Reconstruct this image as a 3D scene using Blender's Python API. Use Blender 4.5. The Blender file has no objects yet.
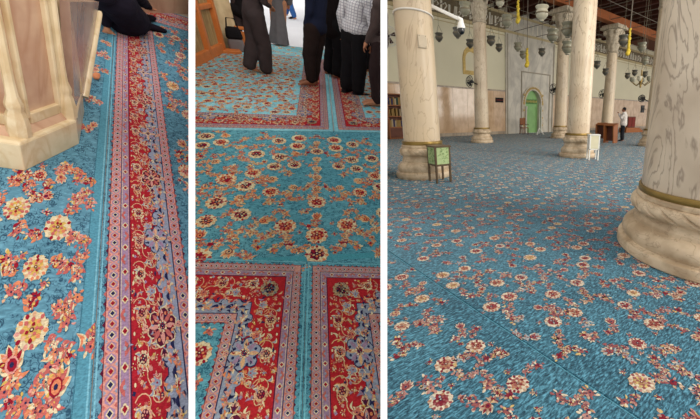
import bpy, bmesh, math, random
import numpy as np
from mathutils import Vector, Matrix
from math import pi, sin, cos, tan, atan, atan2, radians, sqrt
random.seed(7)
S = bpy.context.scene
COL = S.collection
V = Vector

# ------------------------------------------------------------------ camera geometry
PPX, PPY, F = 510.0, 209.5, 325.0
PITCH = atan((PPY - 118.0) / F)
HC = 1.2
CAM = V((0, 0, HC))
cR = V((1, 0, 0)); cF = V((0, cos(PITCH), -sin(PITCH))); cD = V((0, -sin(PITCH), -cos(PITCH)))
def ray(x, y): return cR * (x - PPX) + cD * (y - PPY) + cF * F

class Bay:
    """one bay of the building: a floor plane with its own up direction, seen by the photographer"""
    def __init__(s, xl, yl, m, h, lim):
        nz = -((yl - PPY) + m * (PPX - xl)) / F
        s.z = -(cR * (-m) + cD + cF * nz).normalized(); s.h = h; s.lim = lim
        s.y = ray(xl, yl).normalized(); s.x = s.y.cross(s.z).normalized(); s.O = CAM - s.z * h
        M = Matrix((s.x, s.y, s.z)).transposed().to_4x4(); M.translation = s.O
        s.M = M; s.Mi = M.inverted()
        s.An = np.array(M)[:3, :]
    def at(s, x, y, z=0.0):
        d = ray(x, y); t = (s.h - z) / -(d.dot(s.z))
        return s.Mi @ (CAM + d * t)
    def depth(s, x, y, ly):            # point of a pixel ray at local y = ly
        o = s.Mi @ CAM; d = s.Mi.to_3x3() @ ray(x, y)
        return o + d * ((ly - o.y) / d.y)
    def pix(s, P):
        P = np.atleast_2d(P); W = P @ s.An[:, :3].T + s.An[:, 3] - np.array(CAM)
        a = W @ np.array(cR); b = W @ np.array(cD); c = W @ np.array(cF)
        return PPX + F * a / c, PPY + F * b / c, c

B1 = Bay(126, -158, .53, 2.3, (-60, 191.6))
B2 = Bay(317, -32, .20, 1.7, (192.0, 383.4))
B3 = Bay(510, 118, 0, 1.2, (384.2, 775))

# ------------------------------------------------------------------ materials
def lin(c):
    out = []
    for v in c[:3]:
        v = v / 255.0
        out.append(v / 12.92 if v <= .04045 else ((v + .055) / 1.055) ** 2.4)
    return (*out, 1)
MATS = {}
def nmat(name):
    m = bpy.data.materials.new(name); m.use_nodes = True
    nt = m.node_tree; b = nt.nodes['Principled BSDF']
    return m, nt, b
def mat(name, c, rough=.8, metal=0, var=.06, scale=6, emit=None, spec=.3, alpha=None, trans=None):
    if name in MATS: return MATS[name]
    m, nt, b = nmat(name)
    L = nt.links.new
    col = lin(c)
    b.inputs['Roughness'].default_value = rough; b.inputs['Metallic'].default_value = metal
    b.inputs['Specular IOR Level'].default_value = spec
    if var > 0:
        tc = nt.nodes.new('ShaderNodeTexCoord'); n = nt.nodes.new('ShaderNodeTexNoise')
        n.inputs['Scale'].default_value = scale; n.inputs['Detail'].default_value = 4
        r = nt.nodes.new('ShaderNodeMix'); r.data_type = 'RGBA'
        r.inputs[6].default_value = (*[max(0, v * (1 - var * 2)) for v in col[:3]], 1)
        r.inputs[7].default_value = (*[min(1, v * (1 + var * 2)) for v in col[:3]], 1)
        L(tc.outputs['Object'], n.inputs['Vector']); L(n.outputs['Fac'], r.inputs[0]); L(r.outputs[2], b.inputs['Base Color'])
    else: b.inputs['Base Color'].default_value = col
    if emit: b.inputs['Emission Color'].default_value = lin(c); b.inputs['Emission Strength'].default_value = emit
    if trans: b.inputs['Transmission Weight'].default_value = trans
    MATS[name] = m; return m
def marble(name, base, vein, scale=1.4, rough=.35, dark=.5, rot=(0, .5, 0), stretch=(1, 1, .35), width=.06, blot=None, rings=0):
    if name in MATS: return MATS[name]
    m, nt, b = nmat(name); L = nt.links.new; N = nt.nodes.new
    tc = N('ShaderNodeTexCoord'); mp = N('ShaderNodeMapping')
    mp.inputs['Rotation'].default_value = rot; mp.inputs['Scale'].default_value = stretch
    L(tc.outputs['Object'], mp.inputs['Vector'])
    n1 = N('ShaderNodeTexNoise'); n1.inputs['Scale'].default_value = scale; n1.inputs['Detail'].default_value = 6; n1.inputs['Distortion'].default_value = 1.1
    L(mp.outputs[0], n1.inputs['Vector'])
    # veins where the noise crosses one half
    if rings:
        q = N('ShaderNodeMath'); q.operation = 'MULTIPLY'; q.inputs[1].default_value = rings * 6.283; L(n1.outputs['Fac'], q.inputs[0])
        s = N('ShaderNodeMath'); s.operation = 'SINE'; L(q.outputs[0], s.inputs[0]); width *= 4
    else:
        s = N('ShaderNodeMath'); s.operation = 'SUBTRACT'; s.inputs[1].default_value = .5; L(n1.outputs['Fac'], s.inputs[0])
    a = N('ShaderNodeMath'); a.operation = 'ABSOLUTE'; L(s.outputs[0], a.inputs[0])
    r = N('ShaderNodeMapRange'); r.inputs[1].default_value = 0; r.inputs[2].default_value = width; r.inputs[3].default_value = dark; r.inputs[4].default_value = 0
    L(a.outputs[0], r.inputs[0])
    n2 = N('ShaderNodeTexNoise'); n2.inputs['Scale'].default_value = scale * 1.7; n2.inputs['Detail'].default_value = 3
    L(tc.outputs['Object'], n2.inputs['Vector'])
    mx = N('ShaderNodeMix'); mx.data_type = 'RGBA'; c = lin(base); c2 = lin(blot) if blot else tuple(v * .8 for v in c[:3]) + (1,)
    mx.inputs[6].default_value = c2; mx.inputs[7].default_value = c
    rr = N('ShaderNodeMapRange'); rr.inputs[1].default_value = .38; rr.inputs[2].default_value = .6; L(n2.outputs['Fac'], rr.inputs[0]); L(rr.outputs[0], mx.inputs[0])
    mv = N('ShaderNodeMix'); mv.data_type = 'RGBA'; mv.inputs[7].default_value = lin(vein)
    L(mx.outputs[2], mv.inputs[6]); L(r.outputs[0], mv.inputs[0]); L(mv.outputs[2], b.inputs['Base Color'])
    b.inputs['Roughness'].default_value = rough
    MATS[name] = m; return m
def carpet_ground(name, base, light, dark, scale, lines=.8, cover=.5, streak=.0, sheen=.0):
    """pile carpet with a darker scrollwork pattern woven in"""
    m, nt, b = nmat(name); L = nt.links.new; N = nt.nodes.new
    tc = N('ShaderNodeTexCoord'); mp = N('ShaderNodeMapping'); mp.inputs['Scale'].default_value = scale; L(tc.outputs['UV'], mp.inputs['Vector'])
    def noise(sc, det, dist=0, vec=None):
        n = N('ShaderNodeTexNoise'); n.inputs['Scale'].default_value = sc; n.inputs['Detail'].default_value = det; n.inputs['Distortion'].default_value = dist; L(vec or mp.outputs[0], n.inputs['Vector']); return n.outputs['Fac']
    def rng(src, a, b_, c, d):
        r = N('ShaderNodeMapRange'); r.inputs[1].default_value = a; r.inputs[2].default_value = b_; r.inputs[3].default_value = c; r.inputs[4].default_value = d; L(src, r.inputs[0]); return r.outputs[0]
    def mix(f, A, B):
        x = N('ShaderNodeMix'); x.data_type = 'RGBA'; L(f, x.inputs[0])
        for k, q in ((6, A), (7, B)):
            if isinstance(q, tuple): x.inputs[k].default_value = q
            else: L(q, x.inputs[k])
        return x.outputs[2]
    def math(op, A, B=None):
        x = N('ShaderNodeMath'); x.operation = op; L(A, x.inputs[0])
        if B is not None: (L(B, x.inputs[1]) if not isinstance(B, float) else setattr(x.inputs[1], 'default_value', B))
        return x.outputs[0]
    c = mix(rng(noise(2.2, 4), .35, .65, 0, 1), lin(base), lin(light))
    # sprigs: rings and petals round scattered centres, broken up by noise
    vo = N('ShaderNodeTexVoronoi'); vo.inputs['Scale'].default_value = 32; L(mp.outputs[0], vo.inputs['Vector'])
    d1 = math('ABSOLUTE', math('SUBTRACT', vo.outputs['Distance'], .36)); ringm = rng(d1, .03, .07, 1, 0)
    dot = rng(vo.outputs['Distance'], .1, .16, 1, 0)
    crv = rng(math('ABSOLUTE', math('SUBTRACT', noise(38, 1, 1.6), .5)), .02, .045, 1, 0)
    gate = rng(noise(20, 1), .42, .47, 0, 1)
    mask = math('MAXIMUM', math('MULTIPLY', math('MAXIMUM', ringm, crv), gate), math('MULTIPLY', dot, gate))
    c = mix(math('MULTIPLY', mask, float(lines)), c, lin(dark))
    # pile: light and dark tufts
    ms = N('ShaderNodeMapping'); ms.inputs['Rotation'].default_value = (0, 0, .5); ms.inputs['Scale'].default_value = (1, 3.2, 1); L(tc.outputs['UV'], ms.inputs['Vector'])
    t = noise(34, 3, .6, ms.outputs[0])
    c = mix(rng(t, .5, .72, 0, streak), c, lin([min(255, v * 1.45 + 12) for v in light])); c = mix(rng(t, .5, .3, 0, streak), c, lin([v * .75 for v in dark]))
    L(c, b.inputs['Base Color']); b.inputs['Roughness'].default_value = 1; b.inputs['Specular IOR Level'].default_value = .1
    b.inputs['Sheen Weight'].default_value = sheen; b.inputs['Sheen Roughness'].default_value = .45; b.inputs['Sheen Tint'].default_value = (.9, .85, .75, 1)
    return m

# ------------------------------------------------------------------ mesh helpers
class MB:
    def __init__(s): s.v = []; s.f = []; s.mi = []; s.m = 0
    def add(s, vs, fs):
        o = len(s.v); s.v += [tuple(p) for p in vs]; s.f += [tuple(i + o for i in f) for f in fs]; s.mi += [s.m] * len(fs); return s
    def box(s, c, d, rz=0, rot=None, taper=1):
        R = rot if rot else Matrix.Rotation(rz, 3, 'Z'); c = V(c); P = []
        for z in (-.5, .5):
            k = 1 if z < 0 else taper
            for x, y in ((-.5, -.5), (.5, -.5), (.5, .5), (-.5, .5)): P.append(c + R @ V((x * d[0] * k, y * d[1] * k, z * d[2])))
        return s.add(P, [(0, 3, 2, 1), (4, 5, 6, 7), (0, 1, 5, 4), (1, 2, 6, 5), (2, 3, 7, 6), (3, 0, 4, 7)])
    def bar(s, a, b, w, t, up=(0, 0, 1)):
        a = V(a); b = V(b); d = (b - a); l = d.length; d.normalize(); u = V(up)
        if abs(d.dot(u)) > .99: u = V((0, 1, 0))
        x = d.cross(u).normalized(); y = x.cross(d)
        R = Matrix((x, d, y)).transposed()
        return s.box((a + b) / 2, (w, l, t), rot=R)
    def hexa(s, low, high):
        n = len(low); P = [V(p) for p in low] + [V(p) for p in high]
        return s.add(P, [tuple(range(n))[::-1], tuple(range(n, 2 * n))] + [(i, (i + 1) % n, n + (i + 1) % n, n + i) for i in range(n)])
    def lathe(s, prof, n=32, c=(0, 0, 0), mod=None, cap=True):
        c = V(c); P = []; m = len(prof)
        for r, z in prof:
            for k in range(n):
                t = 2 * pi * k / n; q = r * (mod(t, z) if mod else 1); P.append(c + V((q * cos(t), q * sin(t), z)))
        Fs = [(j * n + k, j * n + (k + 1) % n, (j + 1) * n + (k + 1) % n, (j + 1) * n + k) for j in range(m - 1) for k in range(n)]
        if cap: Fs += [tuple(range(n))[::-1], tuple(range((m - 1) * n, m * n))]
        return s.add(P, Fs)
    def tube(s, pts, r, n=8):
        pts = [V(p) for p in pts]; m = len(pts); P = []; rs = r if isinstance(r, (list, tuple)) else [r] * m; pu = None
        for i, p in enumerate(pts):
            d = (pts[min(i + 1, m - 1)] - pts[max(i - 1, 0)]).normalized()
            u = pu if pu is not None else (V((0, 0, 1)) if abs(d.z) < .9 else V((1, 0, 0)))
            x = d.cross(u).normalized(); y = x.cross(d).normalized(); pu = y
            for k in range(n): t = 2 * pi * k / n; P.append(p + (x * cos(t) + y * sin(t)) * rs[i])
        Fs = [(j * n + k, j * n + (k + 1) % n, (j + 1) * n + (k + 1) % n, (j + 1) * n + k) for j in range(m - 1) for k in range(n)]
        Fs += [tuple(range(n))[::-1], tuple(range((m - 1) * n, m * n))]
        return s.add(P, Fs)
    def ball(s, c, r, n=16, m=10, R=None):
        c = V(c); r = V((r, r, r)) if isinstance(r, (int, float)) else V(r); P = []; 
        for j in range(m + 1):
            a = pi * (j + .0001) / (m + .0002)
            for k in range(n):
                t = 2 * pi * k / n; q = V((sin(a) * cos(t) * r.x, sin(a) * sin(t) * r.y, -cos(a) * r.z)); P.append(c + (R @ q if R else q))
        return s.add(P, [(j * n + k, j * n + (k + 1) % n, (j + 1) * n + (k + 1) % n, (j + 1) * n + k) for j in range(m) for k in range(n)])
    def cap(s, a, b, ra, rb, n=14):
        s.ball(a, ra, n, 8); s.ball(b, rb, n, 8); s.tube([a, b], [ra, rb], n); return s
    def mesh(s, name, mats):
        me = bpy.data.meshes.new(name); me.from_pydata(s.v, [], s.f)
        for m in (mats if isinstance(mats, (list, tuple)) else [mats]): me.materials.append(m)
        if any(s.mi): me.polygons.foreach_set('material_index', s.mi)
        me.update(); return me
    def build(s, name, mats, parent=None, bay=None, loc=None, smooth=True, bevel=0, M=None):
        o = bpy.data.objects.new(name, s.mesh(name, mats)); COL.objects.link(o)
        if smooth: smooth_mesh(o.data)
        if parent: o.parent = parent
        else:
            o.matrix_world = (bay.M if bay else Matrix()) @ (M if M else Matrix.Translation(loc if loc else (0, 0, 0)))
        if loc and parent: o.location = loc
        if bevel:
            b = o.modifiers.new('bevel', 'BEVEL'); b.width = bevel; b.segments = 2; b.limit_method = 'ANGLE'
        return o
def smooth_mesh(me, ang=40):
    bm = bmesh.new(); bm.from_mesh(me); bmesh.ops.recalc_face_normals(bm, faces=bm.faces)
    for f in bm.faces: f.smooth = True
    for e in bm.edges:
        if len(e.link_faces) == 2 and e.calc_face_angle(0) > radians(ang): e.smooth = False
    bm.to_mesh(me); bm.free()
def trim_to_bay(o, bay, pad=0.0):
    """walls and timber end where they meet the dividing walls"""
    me = o.data; bm = bmesh.new(); bm.from_mesh(me); Mi = o.matrix_world.inverted() if not o.parent else (o.parent.matrix_world @ o.matrix_basis).inverted()
    mid = ray((bay.lim[0] + bay.lim[1]) / 2, PPY)
    for L_ in bay.lim:
        n = ray(L_, PPY).cross(cD).normalized()
        if n.dot(mid) < 0: n = -n
        p = Mi @ CAM; nl = (Mi.to_3x3() @ n).normalized()
        g = bmesh.ops.bisect_plane(bm, geom=bm.verts[:] + bm.edges[:] + bm.faces[:], plane_co=p, plane_no=nl, clear_inner=True)
        ed = [e for e in g['geom_cut'] if isinstance(e, bmesh.types.BMEdge)]
        if ed: bmesh.ops.edgeloop_fill(bm, edges=ed)
    bm.to_mesh(me); bm.free(); return o
def tag(o, label=None, cat=None, group=None, kind=None):
    if label: o['label'] = label
    if cat: o['category'] = cat
    if group: o['group'] = group
    if kind: o['kind'] = kind
    return o
def thing(name, bay, loc, label, cat, rz=0, group=None, M=None):
    o = bpy.data.objects.new(name, None); COL.objects.link(o); o.empty_display_size = .1
    o.matrix_world = bay.M @ (M if M else Matrix.Translation(loc) @ Matrix.Rotation(rz, 4, 'Z'))
    return tag(o, label, cat, group)
def dup(root, bay, M, label, group=None):
    c = root.copy(); COL.objects.link(c); c.matrix_world = bay.M @ M; c['label'] = label
    if group: c['group'] = group
    for ch in list(root.children):
        k = ch.copy(); COL.objects.link(k); k.parent = c
        for g in list(ch.children): q = g.copy(); COL.objects.link(q); q.parent = k
    return c
def remesh(mb, name, m, parent, vox=.012, smooth=4, disp=0):
    o = mb.build(name, m, parent, smooth=False)
    r = o.modifiers.new('r', 'REMESH'); r.mode = 'VOXEL'; r.voxel_size = vox; r.use_smooth_shade = True
    s = o.modifiers.new('s', 'SMOOTH'); s.iterations = smooth; s.factor = .5
    if disp:
        t = bpy.data.textures.new(name + '_folds', 'CLOUDS'); t.noise_scale = .11
        d = o.modifiers.new('d', 'DISPLACE'); d.texture = t; d.strength = disp; d.mid_level = .5
    dg = bpy.context.evaluated_depsgraph_get(); me = bpy.data.meshes.new_from_object(o.evaluated_get(dg))
    o.modifiers.clear(); o.data = me
    for p in me.polygons: p.use_smooth = True
    return o


# ------------------------------------------------------------------ woven carpet patterns
YARN = dict(cream=(222, 200, 165), tan=(196, 160, 122), pink=(196, 138, 128), rose=(176, 92, 88), red=(176, 34, 44), crimson=(140, 26, 44), orange=(206, 122, 78),
            burgundy=(84, 26, 50), navy=(38, 40, 74), grey=(132, 142, 156), lav=(142, 118, 140), teal=(62, 134, 152), teal_light=(96, 164, 180), teal_dark=(28, 86, 106), gold=(196, 160, 84), white=(226, 218, 206))
def yarn(k, set_='a'):
    return mat('yarn_' + k + set_, YARNS[set_].get(k, YARN[k]), rough=1, var=.34, scale=110, spec=.05)
YARNS = {'a': {}, 'b': {}, 'c': {}}
class Carpet:
    LT = .0007
    def __init__(s, bay, o, eu, ev, rect, set_='a', base=None, z0=.004):
        s.bay = bay; s.o = V(o); s.eu = V(eu); s.ev = V(ev); s.rect = rect; s.set = set_; s.base = base; s.z0 = z0
        s.polys = []; s.cols = []; s.layer = 0
        n1 = ray(bay.lim[0], PPY).cross(cD).normalized(); n2 = ray(bay.lim[1], PPY).cross(cD).normalized()
        if n1.dot(ray((bay.lim[0] + bay.lim[1]) / 2, PPY)) < 0: n1 = -n1
        if n2.dot(ray((bay.lim[0] + bay.lim[1]) / 2, PPY)) < 0: n2 = -n2
        R3 = bay.M.to_3x3().inverted(); c = bay.Mi @ CAM
        s.pl = [(np.array(R3 @ n1), float((R3 @ n1).dot(c))), (np.array(R3 @ n2), float((R3 @ n2).dot(c)))]
        s.A = np.array([list(s.eu)[:2], list(s.ev)[:2]])
    def loc(s, uv): return np.asarray(uv) @ s.A + np.array(s.o)[:2]
    def pixel(s, u, v):
        q = s.loc([[u, v]])[0]; x, y, c = s.bay.pix([[q[0], q[1], 0]]); return float(x[0]), float(y[0]), float(c[0])
    def seen(s, u, v, pad=14, ymax=470):
        x, y, c = s.pixel(u, v)
        return c > .25 and s.bay.lim[0] - pad < x < s.bay.lim[1] + pad and y < ymax and y > -60, c
    def poly(s, pts, col, layer, clip_rect=True):
        s.polys.append((np.asarray(pts, float), col, layer))
    def finish(s, name, label, group=None, cat='carpet', under=None):
        names = []; V_ = []; F_ = []; MI = []; UV = []
        def clip(P, plane):
            n, d = plane; D = P[:, :3] @ n - d; out = []
            k = len(P)
            for i in range(k):
                a, b = P[i], P[(i + 1) % k]; da, db = D[i], D[(i + 1) % k]
                if da >= 0: out.append(a)
                if (da >= 0) != (db >= 0): out.append(a + (b - a) * (da / (da - db)))
            return np.array(out) if len(out) > 2 else None
        def emit(P, mi):
            if np.all(P[:, :3] @ s.pl[0][0] >= s.pl[0][1]) and np.all(P[:, :3] @ s.pl[1][0] >= s.pl[1][1]): pass
            else:
                for p in s.pl:
                    P = clip(P, p)
                    if P is None: return
            o = len(V_); V_.extend(P[:, :3].tolist()); UV.extend(P[:, 3:].tolist()); F_.append(tuple(range(o, o + len(P)))); MI.append(mi)
        u0, v0, u1, v1 = s.rect
        mats = [s.base]; names = ['']
        def P3(uv, z):
            q = s.loc(uv); return np.concatenate([q, np.full((len(q), 1), z), np.asarray(uv)], 1)
        c = np.array([[u0, v0], [u1, v0], [u1, v1], [u0, v1]])
        top = P3(c, s.z0); emit(top, 0)
        for i in range(4):                                   # thickness of the pile at the edges
            a = c[i]; b = c[(i + 1) % 4]; w = np.concatenate([P3([b, a], s.z0), P3([a, b], -.002)]); emit(w, 0)
        for pts, col, layer in s.polys:
            key = col
            if key not in names: names.append(key); mats.append(yarn(col, s.set))
            mi = names.index(key); pts = np.clip(pts, [u0, v0], [u1, v1]); z = s.z0 + s.LT * layer
            if len(pts) <= 4: emit(P3(pts, z), mi); continue
            ctr = pts.mean(0)
            Q = P3(pts, z)
            if np.all(Q[:, :3] @ s.pl[0][0] >= s.pl[0][1]) and np.all(Q[:, :3] @ s.pl[1][0] >= s.pl[1][1]):
                o = len(V_); V_.extend(Q[:, :3].tolist()); UV.extend(Q[:, 3:].tolist()); F_.append(tuple(range(o, o + len(Q)))); MI.append(mi)
            else:
                for i in range(len(pts)): emit(P3([ctr, pts[i], pts[(i + 1) % len(pts)]], z), mi)
        me = bpy.data.meshes.new(name); me.from_pydata(V_, [], F_)
        for m in mats: me.materials.append(m)
        me.polygons.foreach_set('material_index', MI)
        ul = me.uv_layers.new(name='UVMap'); li = np.zeros(len(me.loops), np.int32); me.loops.foreach_get('vertex_index', li)
        ul.data.foreach_set('uv', np.array(UV)[li].astype(np.float32).ravel())
        me.update()
        bm = bmesh.new(); bm.from_mesh(me)                   # every stitch faces up
        for f in bm.faces:
            if f.normal.z < -.3: f.normal_flip()
        bm.to_mesh(me); bm.free()
        o = bpy.data.objects.new(name, me); COL.objects.link(o); o.matrix_world = s.bay.M
        return tag(o, label, cat, group)
    # --- motifs (pattern units are metres of a real carpet)
    def star(s, u, v, r, n, depth, rot, col, layer, ph=0):
        k = n * 4 if n < 7 else n * 3; t = np.arange(k) * 2 * pi / k
        q = r * (1 - depth + depth * np.abs(np.cos(n * t / 2 + ph)))
        s.poly(np.stack([u + q * np.cos(t + rot), v + q * np.sin(t + rot)], 1), col, layer)
    def oval(s, u, v, a, b, rot, col, layer, n=8):
        t = np.arange(n) * 2 * pi / n; x = a * np.cos(t); y = b * np.sin(t)
        s.poly(np.stack([u + x * cos(rot) - y * sin(rot), v + x * sin(rot) + y * cos(rot)], 1), col, layer)
    def leaf(s, u, v, l, w, rot, col, layer, bend=0.0):
        t = np.linspace(0, 1, 7); wid = np.sin(pi * t) ** .8 * w; up = np.stack([t * l, bend * l * np.sin(pi * t) + wid], 1); dn = np.stack([t * l, bend * l * np.sin(pi * t) - wid], 1)[::-1][1:-1]
        P = np.concatenate([up, dn]); c, q = cos(rot), sin(rot)
        s.poly(np.stack([u + P[:, 0] * c - P[:, 1] * q, v + P[:, 0] * q + P[:, 1] * c], 1), col, layer)
    def stem(s, pts, w, col, layer):
        P = np.asarray(pts, float); d = np.gradient(P, axis=0); d /= np.linalg.norm(d, axis=1)[:, None] + 1e-9; n = np.stack([-d[:, 1], d[:, 0]], 1) * w / 2
        for i in range(len(P) - 1): s.poly([P[i] + n[i], P[i + 1] + n[i + 1], P[i + 1] - n[i + 1], P[i] - n[i]], col, layer)
    def curl(s, u, v, r, rot, turn, w, col, layer, n=9):
        t = np.linspace(0, 1, n); a = rot + turn * t; q = r * (1 - .55 * t)
        c = np.array([u, v]); P = np.stack([u + q * np.cos(a), v + q * np.sin(a)], 1); s.stem(P, w, col, layer); return P
    def rosette(s, u, v, r, lod, pal, rot=0, layer=3):
        o, a, b, ring, core = pal
        if lod == 0:
            s.star(u, v, r, 5, .2, rot, o, layer); s.oval(u + r * .1, v, r * .6, r * .5, rot, a, layer + 1, 6)
            s.oval(u - r * .3, v + r * .2, r * .3, r * .25, rot, b, layer + 2, 5); s.oval(u + r * .35, v - r * .3, r * .25, r * .2, rot, ring, layer + 2, 5); return
        R = random.Random(int(u * 7919 + v * 104729) & 0xffff)
        s.star(u, v, r, 11, .2, rot, o, layer)
        C = (a, b, 'orange', 'rose', 'tan', o, 'crimson', a)
        rings = ((.8, 11, .27, .12, 1), (.52, 8, .26, .12, 3), (.27, 6, .2, .1, 5)) if lod > 1 else ((.76, 9, .26, .14, 1), (.36, 6, .24, .13, 3))
        for q, n, l, w, dl in rings:
            if dl == 3: s.star(u, v, r * .62, 9, .2, rot + .2, ring, layer + 2)
            for k in range(n):
                t = rot + (k + .3 * R.random()) * 2 * pi / n + dl
                s.leaf(u + (q - l * .55) * r * cos(t), v + (q - l * .55) * r * sin(t), l * r * 1.2, w * r, t + (R.random() - .5) * .5, C[R.randrange(8)], layer + dl)
                if lod > 1 and dl == 1: s.oval(u + .9 * r * cos(t + .28), v + .9 * r * sin(t + .28), r * .05, r * .05, t, 'navy' if k % 3 == 0 else ring, layer + 2, 5)
        s.oval(u, v, r * .14, r * .13, 0, core, layer + 6, 6); s.oval(u, v, r * .07, r * .06, 0, o, layer + 7, 5)
    def palmette(s, u, v, r, rot, lod, pal, layer=3):
        o, a, b, ring, core = pal
        ks = range(-3, 4) if lod else range(-1, 2)
        for k in ks:
            t = rot + k * (.42 if lod else .8); L = r * (1.25 - .07 * k * k)
            s.leaf(u - .2 * r * cos(rot), v - .2 * r * sin(rot), L, r * (.24 if lod else .4), t, o, layer)
            if lod: s.leaf(u - .12 * r * cos(rot), v - .12 * r * sin(rot), L * .86, r * .14, t, (a, b)[k % 2], layer + 1)
        s.oval(u, v, r * .42, r * .36, rot, ring if lod > 1 else a, layer + 2, 8)
        if lod: s.oval(u + .02 * r, v, r * .32, r * .26, rot, a, layer + 3, 8); s.oval(u, v, r * .14, r * .12, rot, core, layer + 4, 6)
        if lod > 1:
            for q in (-1, 1): s.leaf(u - .3 * r * cos(rot), v - .3 * r * sin(rot), r * .9, r * .13, rot + q * 2.1, b, layer + 1, bend=.25 * q)
    def bud(s, u, v, r, rot, lod, pal, layer=3):
        o, a, b, ring, core = pal
        if lod > 0:
            R = random.Random(int(u * 7919 + v * 15731) & 0xffff); n = 9 if lod > 1 else 5
            s.star(u, v, r * .62, 5, .3, rot, (a, 'rose', b, 'crimson')[R.randrange(4)], layer)
            for k in range(n):
                t = rot + (k * 2.4 + R.random()); q = r * (.15 + .75 * R.random()); c = (o, 'tan', b, 'orange', o, a, 'pink', 'gold', 'rose')[R.randrange(9)]
                s.leaf(u + q * cos(t), v + q * sin(t), r * (.5 + .4 * R.random()), r * (.13 + .1 * R.random()), t + (R.random() - .5) * 1.6, c, layer + 1 + k * .12, bend=.4 * (R.random() - .5))
            if lod > 1: s.oval(u + r * .1, v, r * .16, r * .14, 0, core, layer + 2.2, 5); s.oval(u - r * .4, v + r * .3, r * .1, r * .1, 0, core, layer + 2.2, 5)
        else: s.leaf(u - r, v, r * 2.2, r * .6, rot, (o, a, b)[int(abs(u * 977)) % 3], layer)
    def spray(s, u, v, rot, L, lod, pal, R):
        n = 3; pts = []
        for k in range(7):
            t = k / 6; pts.append((u + L * t * cos(rot) - .25 * L * sin(pi * t) * sin(rot), v + L * t * sin(rot) + .25 * L * sin(pi * t) * cos(rot)))
        if lod: s.stem(pts, .005 if lod > 1 else .007, 'navy' if R.random() < .5 else 'rose', 1)
        s.bud(*pts[-1], (.026 + .01 * R.random()) * min(1, .35 + L / .13), R.random() * 6, lod, pal)
        s.bud(*pts[4], .018 * min(1, .35 + L / .13), R.random() * 6, lod, pal); s.bud(*pts[2], .015 * min(1, .35 + L / .13), R.random() * 6, lod, pal)
        if lod:
            for k, q in ((1, 1), (2, -1), (4, 1), (5, -1)): s.leaf(*pts[k], .03, .007, rot + q * 1.0, (pal[0], pal[2], pal[1])[k % 3], 2, bend=.2 * q)
    def field(s, u0, v0, u1, v1, pals, cell=.2, R=None, mirror=None, lodk=(2.6, 5.5), size=1.0, spot=1.0):
        R = R or random.Random(3); nu = max(1, int((u1 - u0) / cell)); nv = max(1, int((v1 - v0) / cell)); cu = (u1 - u0) / nu; cv = (v1 - v0) / nv
        for j in range(nv):
            for i in range(nu):
                st = R.getstate(); seed = R.random()
                u = u0 + (i + .5 + (R.random() - .5) * .45 + (.25 if j % 2 else -.25)) * cu; v = v0 + (j + .5 + (R.random() - .5) * .45) * cv
                ok, c = s.seen(u, v)
                if not ok or not (u0 + .05 < u < u1 - .05 and v0 + .05 < v < v1 - .05): continue
                lod = 2 if c < lodk[0] else (1 if c < lodk[1] else 0)
                r_ = random.Random(seed)
                s.motif(u, v, (i * 2 + j * 3 + (j // 2)) % 5, lod, pals, r_, size)
    def motif(s, u, v, kind, lod, pals, R, size=1.0, rot=None, small=1.0):
        pal = pals[R.randrange(len(pals))]; rot = R.random() * 6.28 if rot is None else rot
        if kind in (0, 3):
            r = (.056 + .018 * R.random()) * size; s.rosette(u, v, r, lod, pal, rot)
            if lod: s.spray(u + r * cos(rot), v + r * sin(rot), rot, .1 * small, lod, pals[0], R)
            if lod > 1: s.spray(u + r * cos(rot + 2.4), v + r * sin(rot + 2.4), rot + 2.4, .085 * small, lod, pals[-1], R)
            for q in (1.3, -1.5): s.bud(u + 1.5 * r * cos(rot + q), v + 1.5 * r * sin(rot + q), .016, rot, lod, pal)
        elif kind == 1:
            r = (.048 + .01 * R.random()) * size; s.palmette(u, v, r, rot, lod, pal)
            s.bud(u - .08 * small * cos(rot), v - .08 * small * sin(rot), .02, rot, lod, pal); s.spray(u, v, rot + 2.6, .11 * small, lod, pal, R)
        elif kind == 2:
            for q in range(3): s.spray(u + .01 * q, v, rot + q * 2.1, .085 * small, lod, pal, R)
            s.bud(u, v, .026 * size, rot, lod, pal)
        else:
            s.leaf(u - .03 * cos(rot), v - .03 * sin(rot), .07 * size, .011, rot, pal[0], 3, bend=.4); s.leaf(u - .027 * cos(rot), v - .027 * sin(rot), .063 * size, .006, rot, pal[1], 4, bend=.41); s.bud(u + .04 * cos(rot + 1), v + .04 * sin(rot + 1), .028, rot, lod, pal)
            s.spray(u + .03, v, rot + 1.8, .08 * small, lod, pal, R); s.bud(u - .05 * sin(rot), v + .05 * cos(rot), .02, rot, lod, pal)
    def border(s, w, sides='LRBT', med0=.1, med=.31, lod=None, lodk=(3.2, 5.5)):
        """banded border along the sides of the carpet, mitred at the corners: plain edge, lozenge band, flower band, red scroll band with medallions, grey scroll line, lozenge band"""
        u0, v0, u1, v1 = s.rect
        T = {'L': ((u0, v0), (0, 1), (1, 0), v1 - v0), 'R': ((u1, v0), (0, 1), (-1, 0), v1 - v0), 'B': ((u0, v0), (1, 0), (0, 1), u1 - u0), 'T': ((u0, v1), (1, 0), (0, -1), u1 - u0)}
        e, h1, lv, rd, gr, h2 = w; A = [0, e, e + h1, e + h1 + lv, e + h1 + lv + rd, e + h1 + lv + rd + gr, e + h1 + lv + rd + gr + h2]
        adj = {'L': ('B', 'T'), 'R': ('B', 'T'), 'B': ('L', 'R'), 'T': ('L', 'R')}
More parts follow.
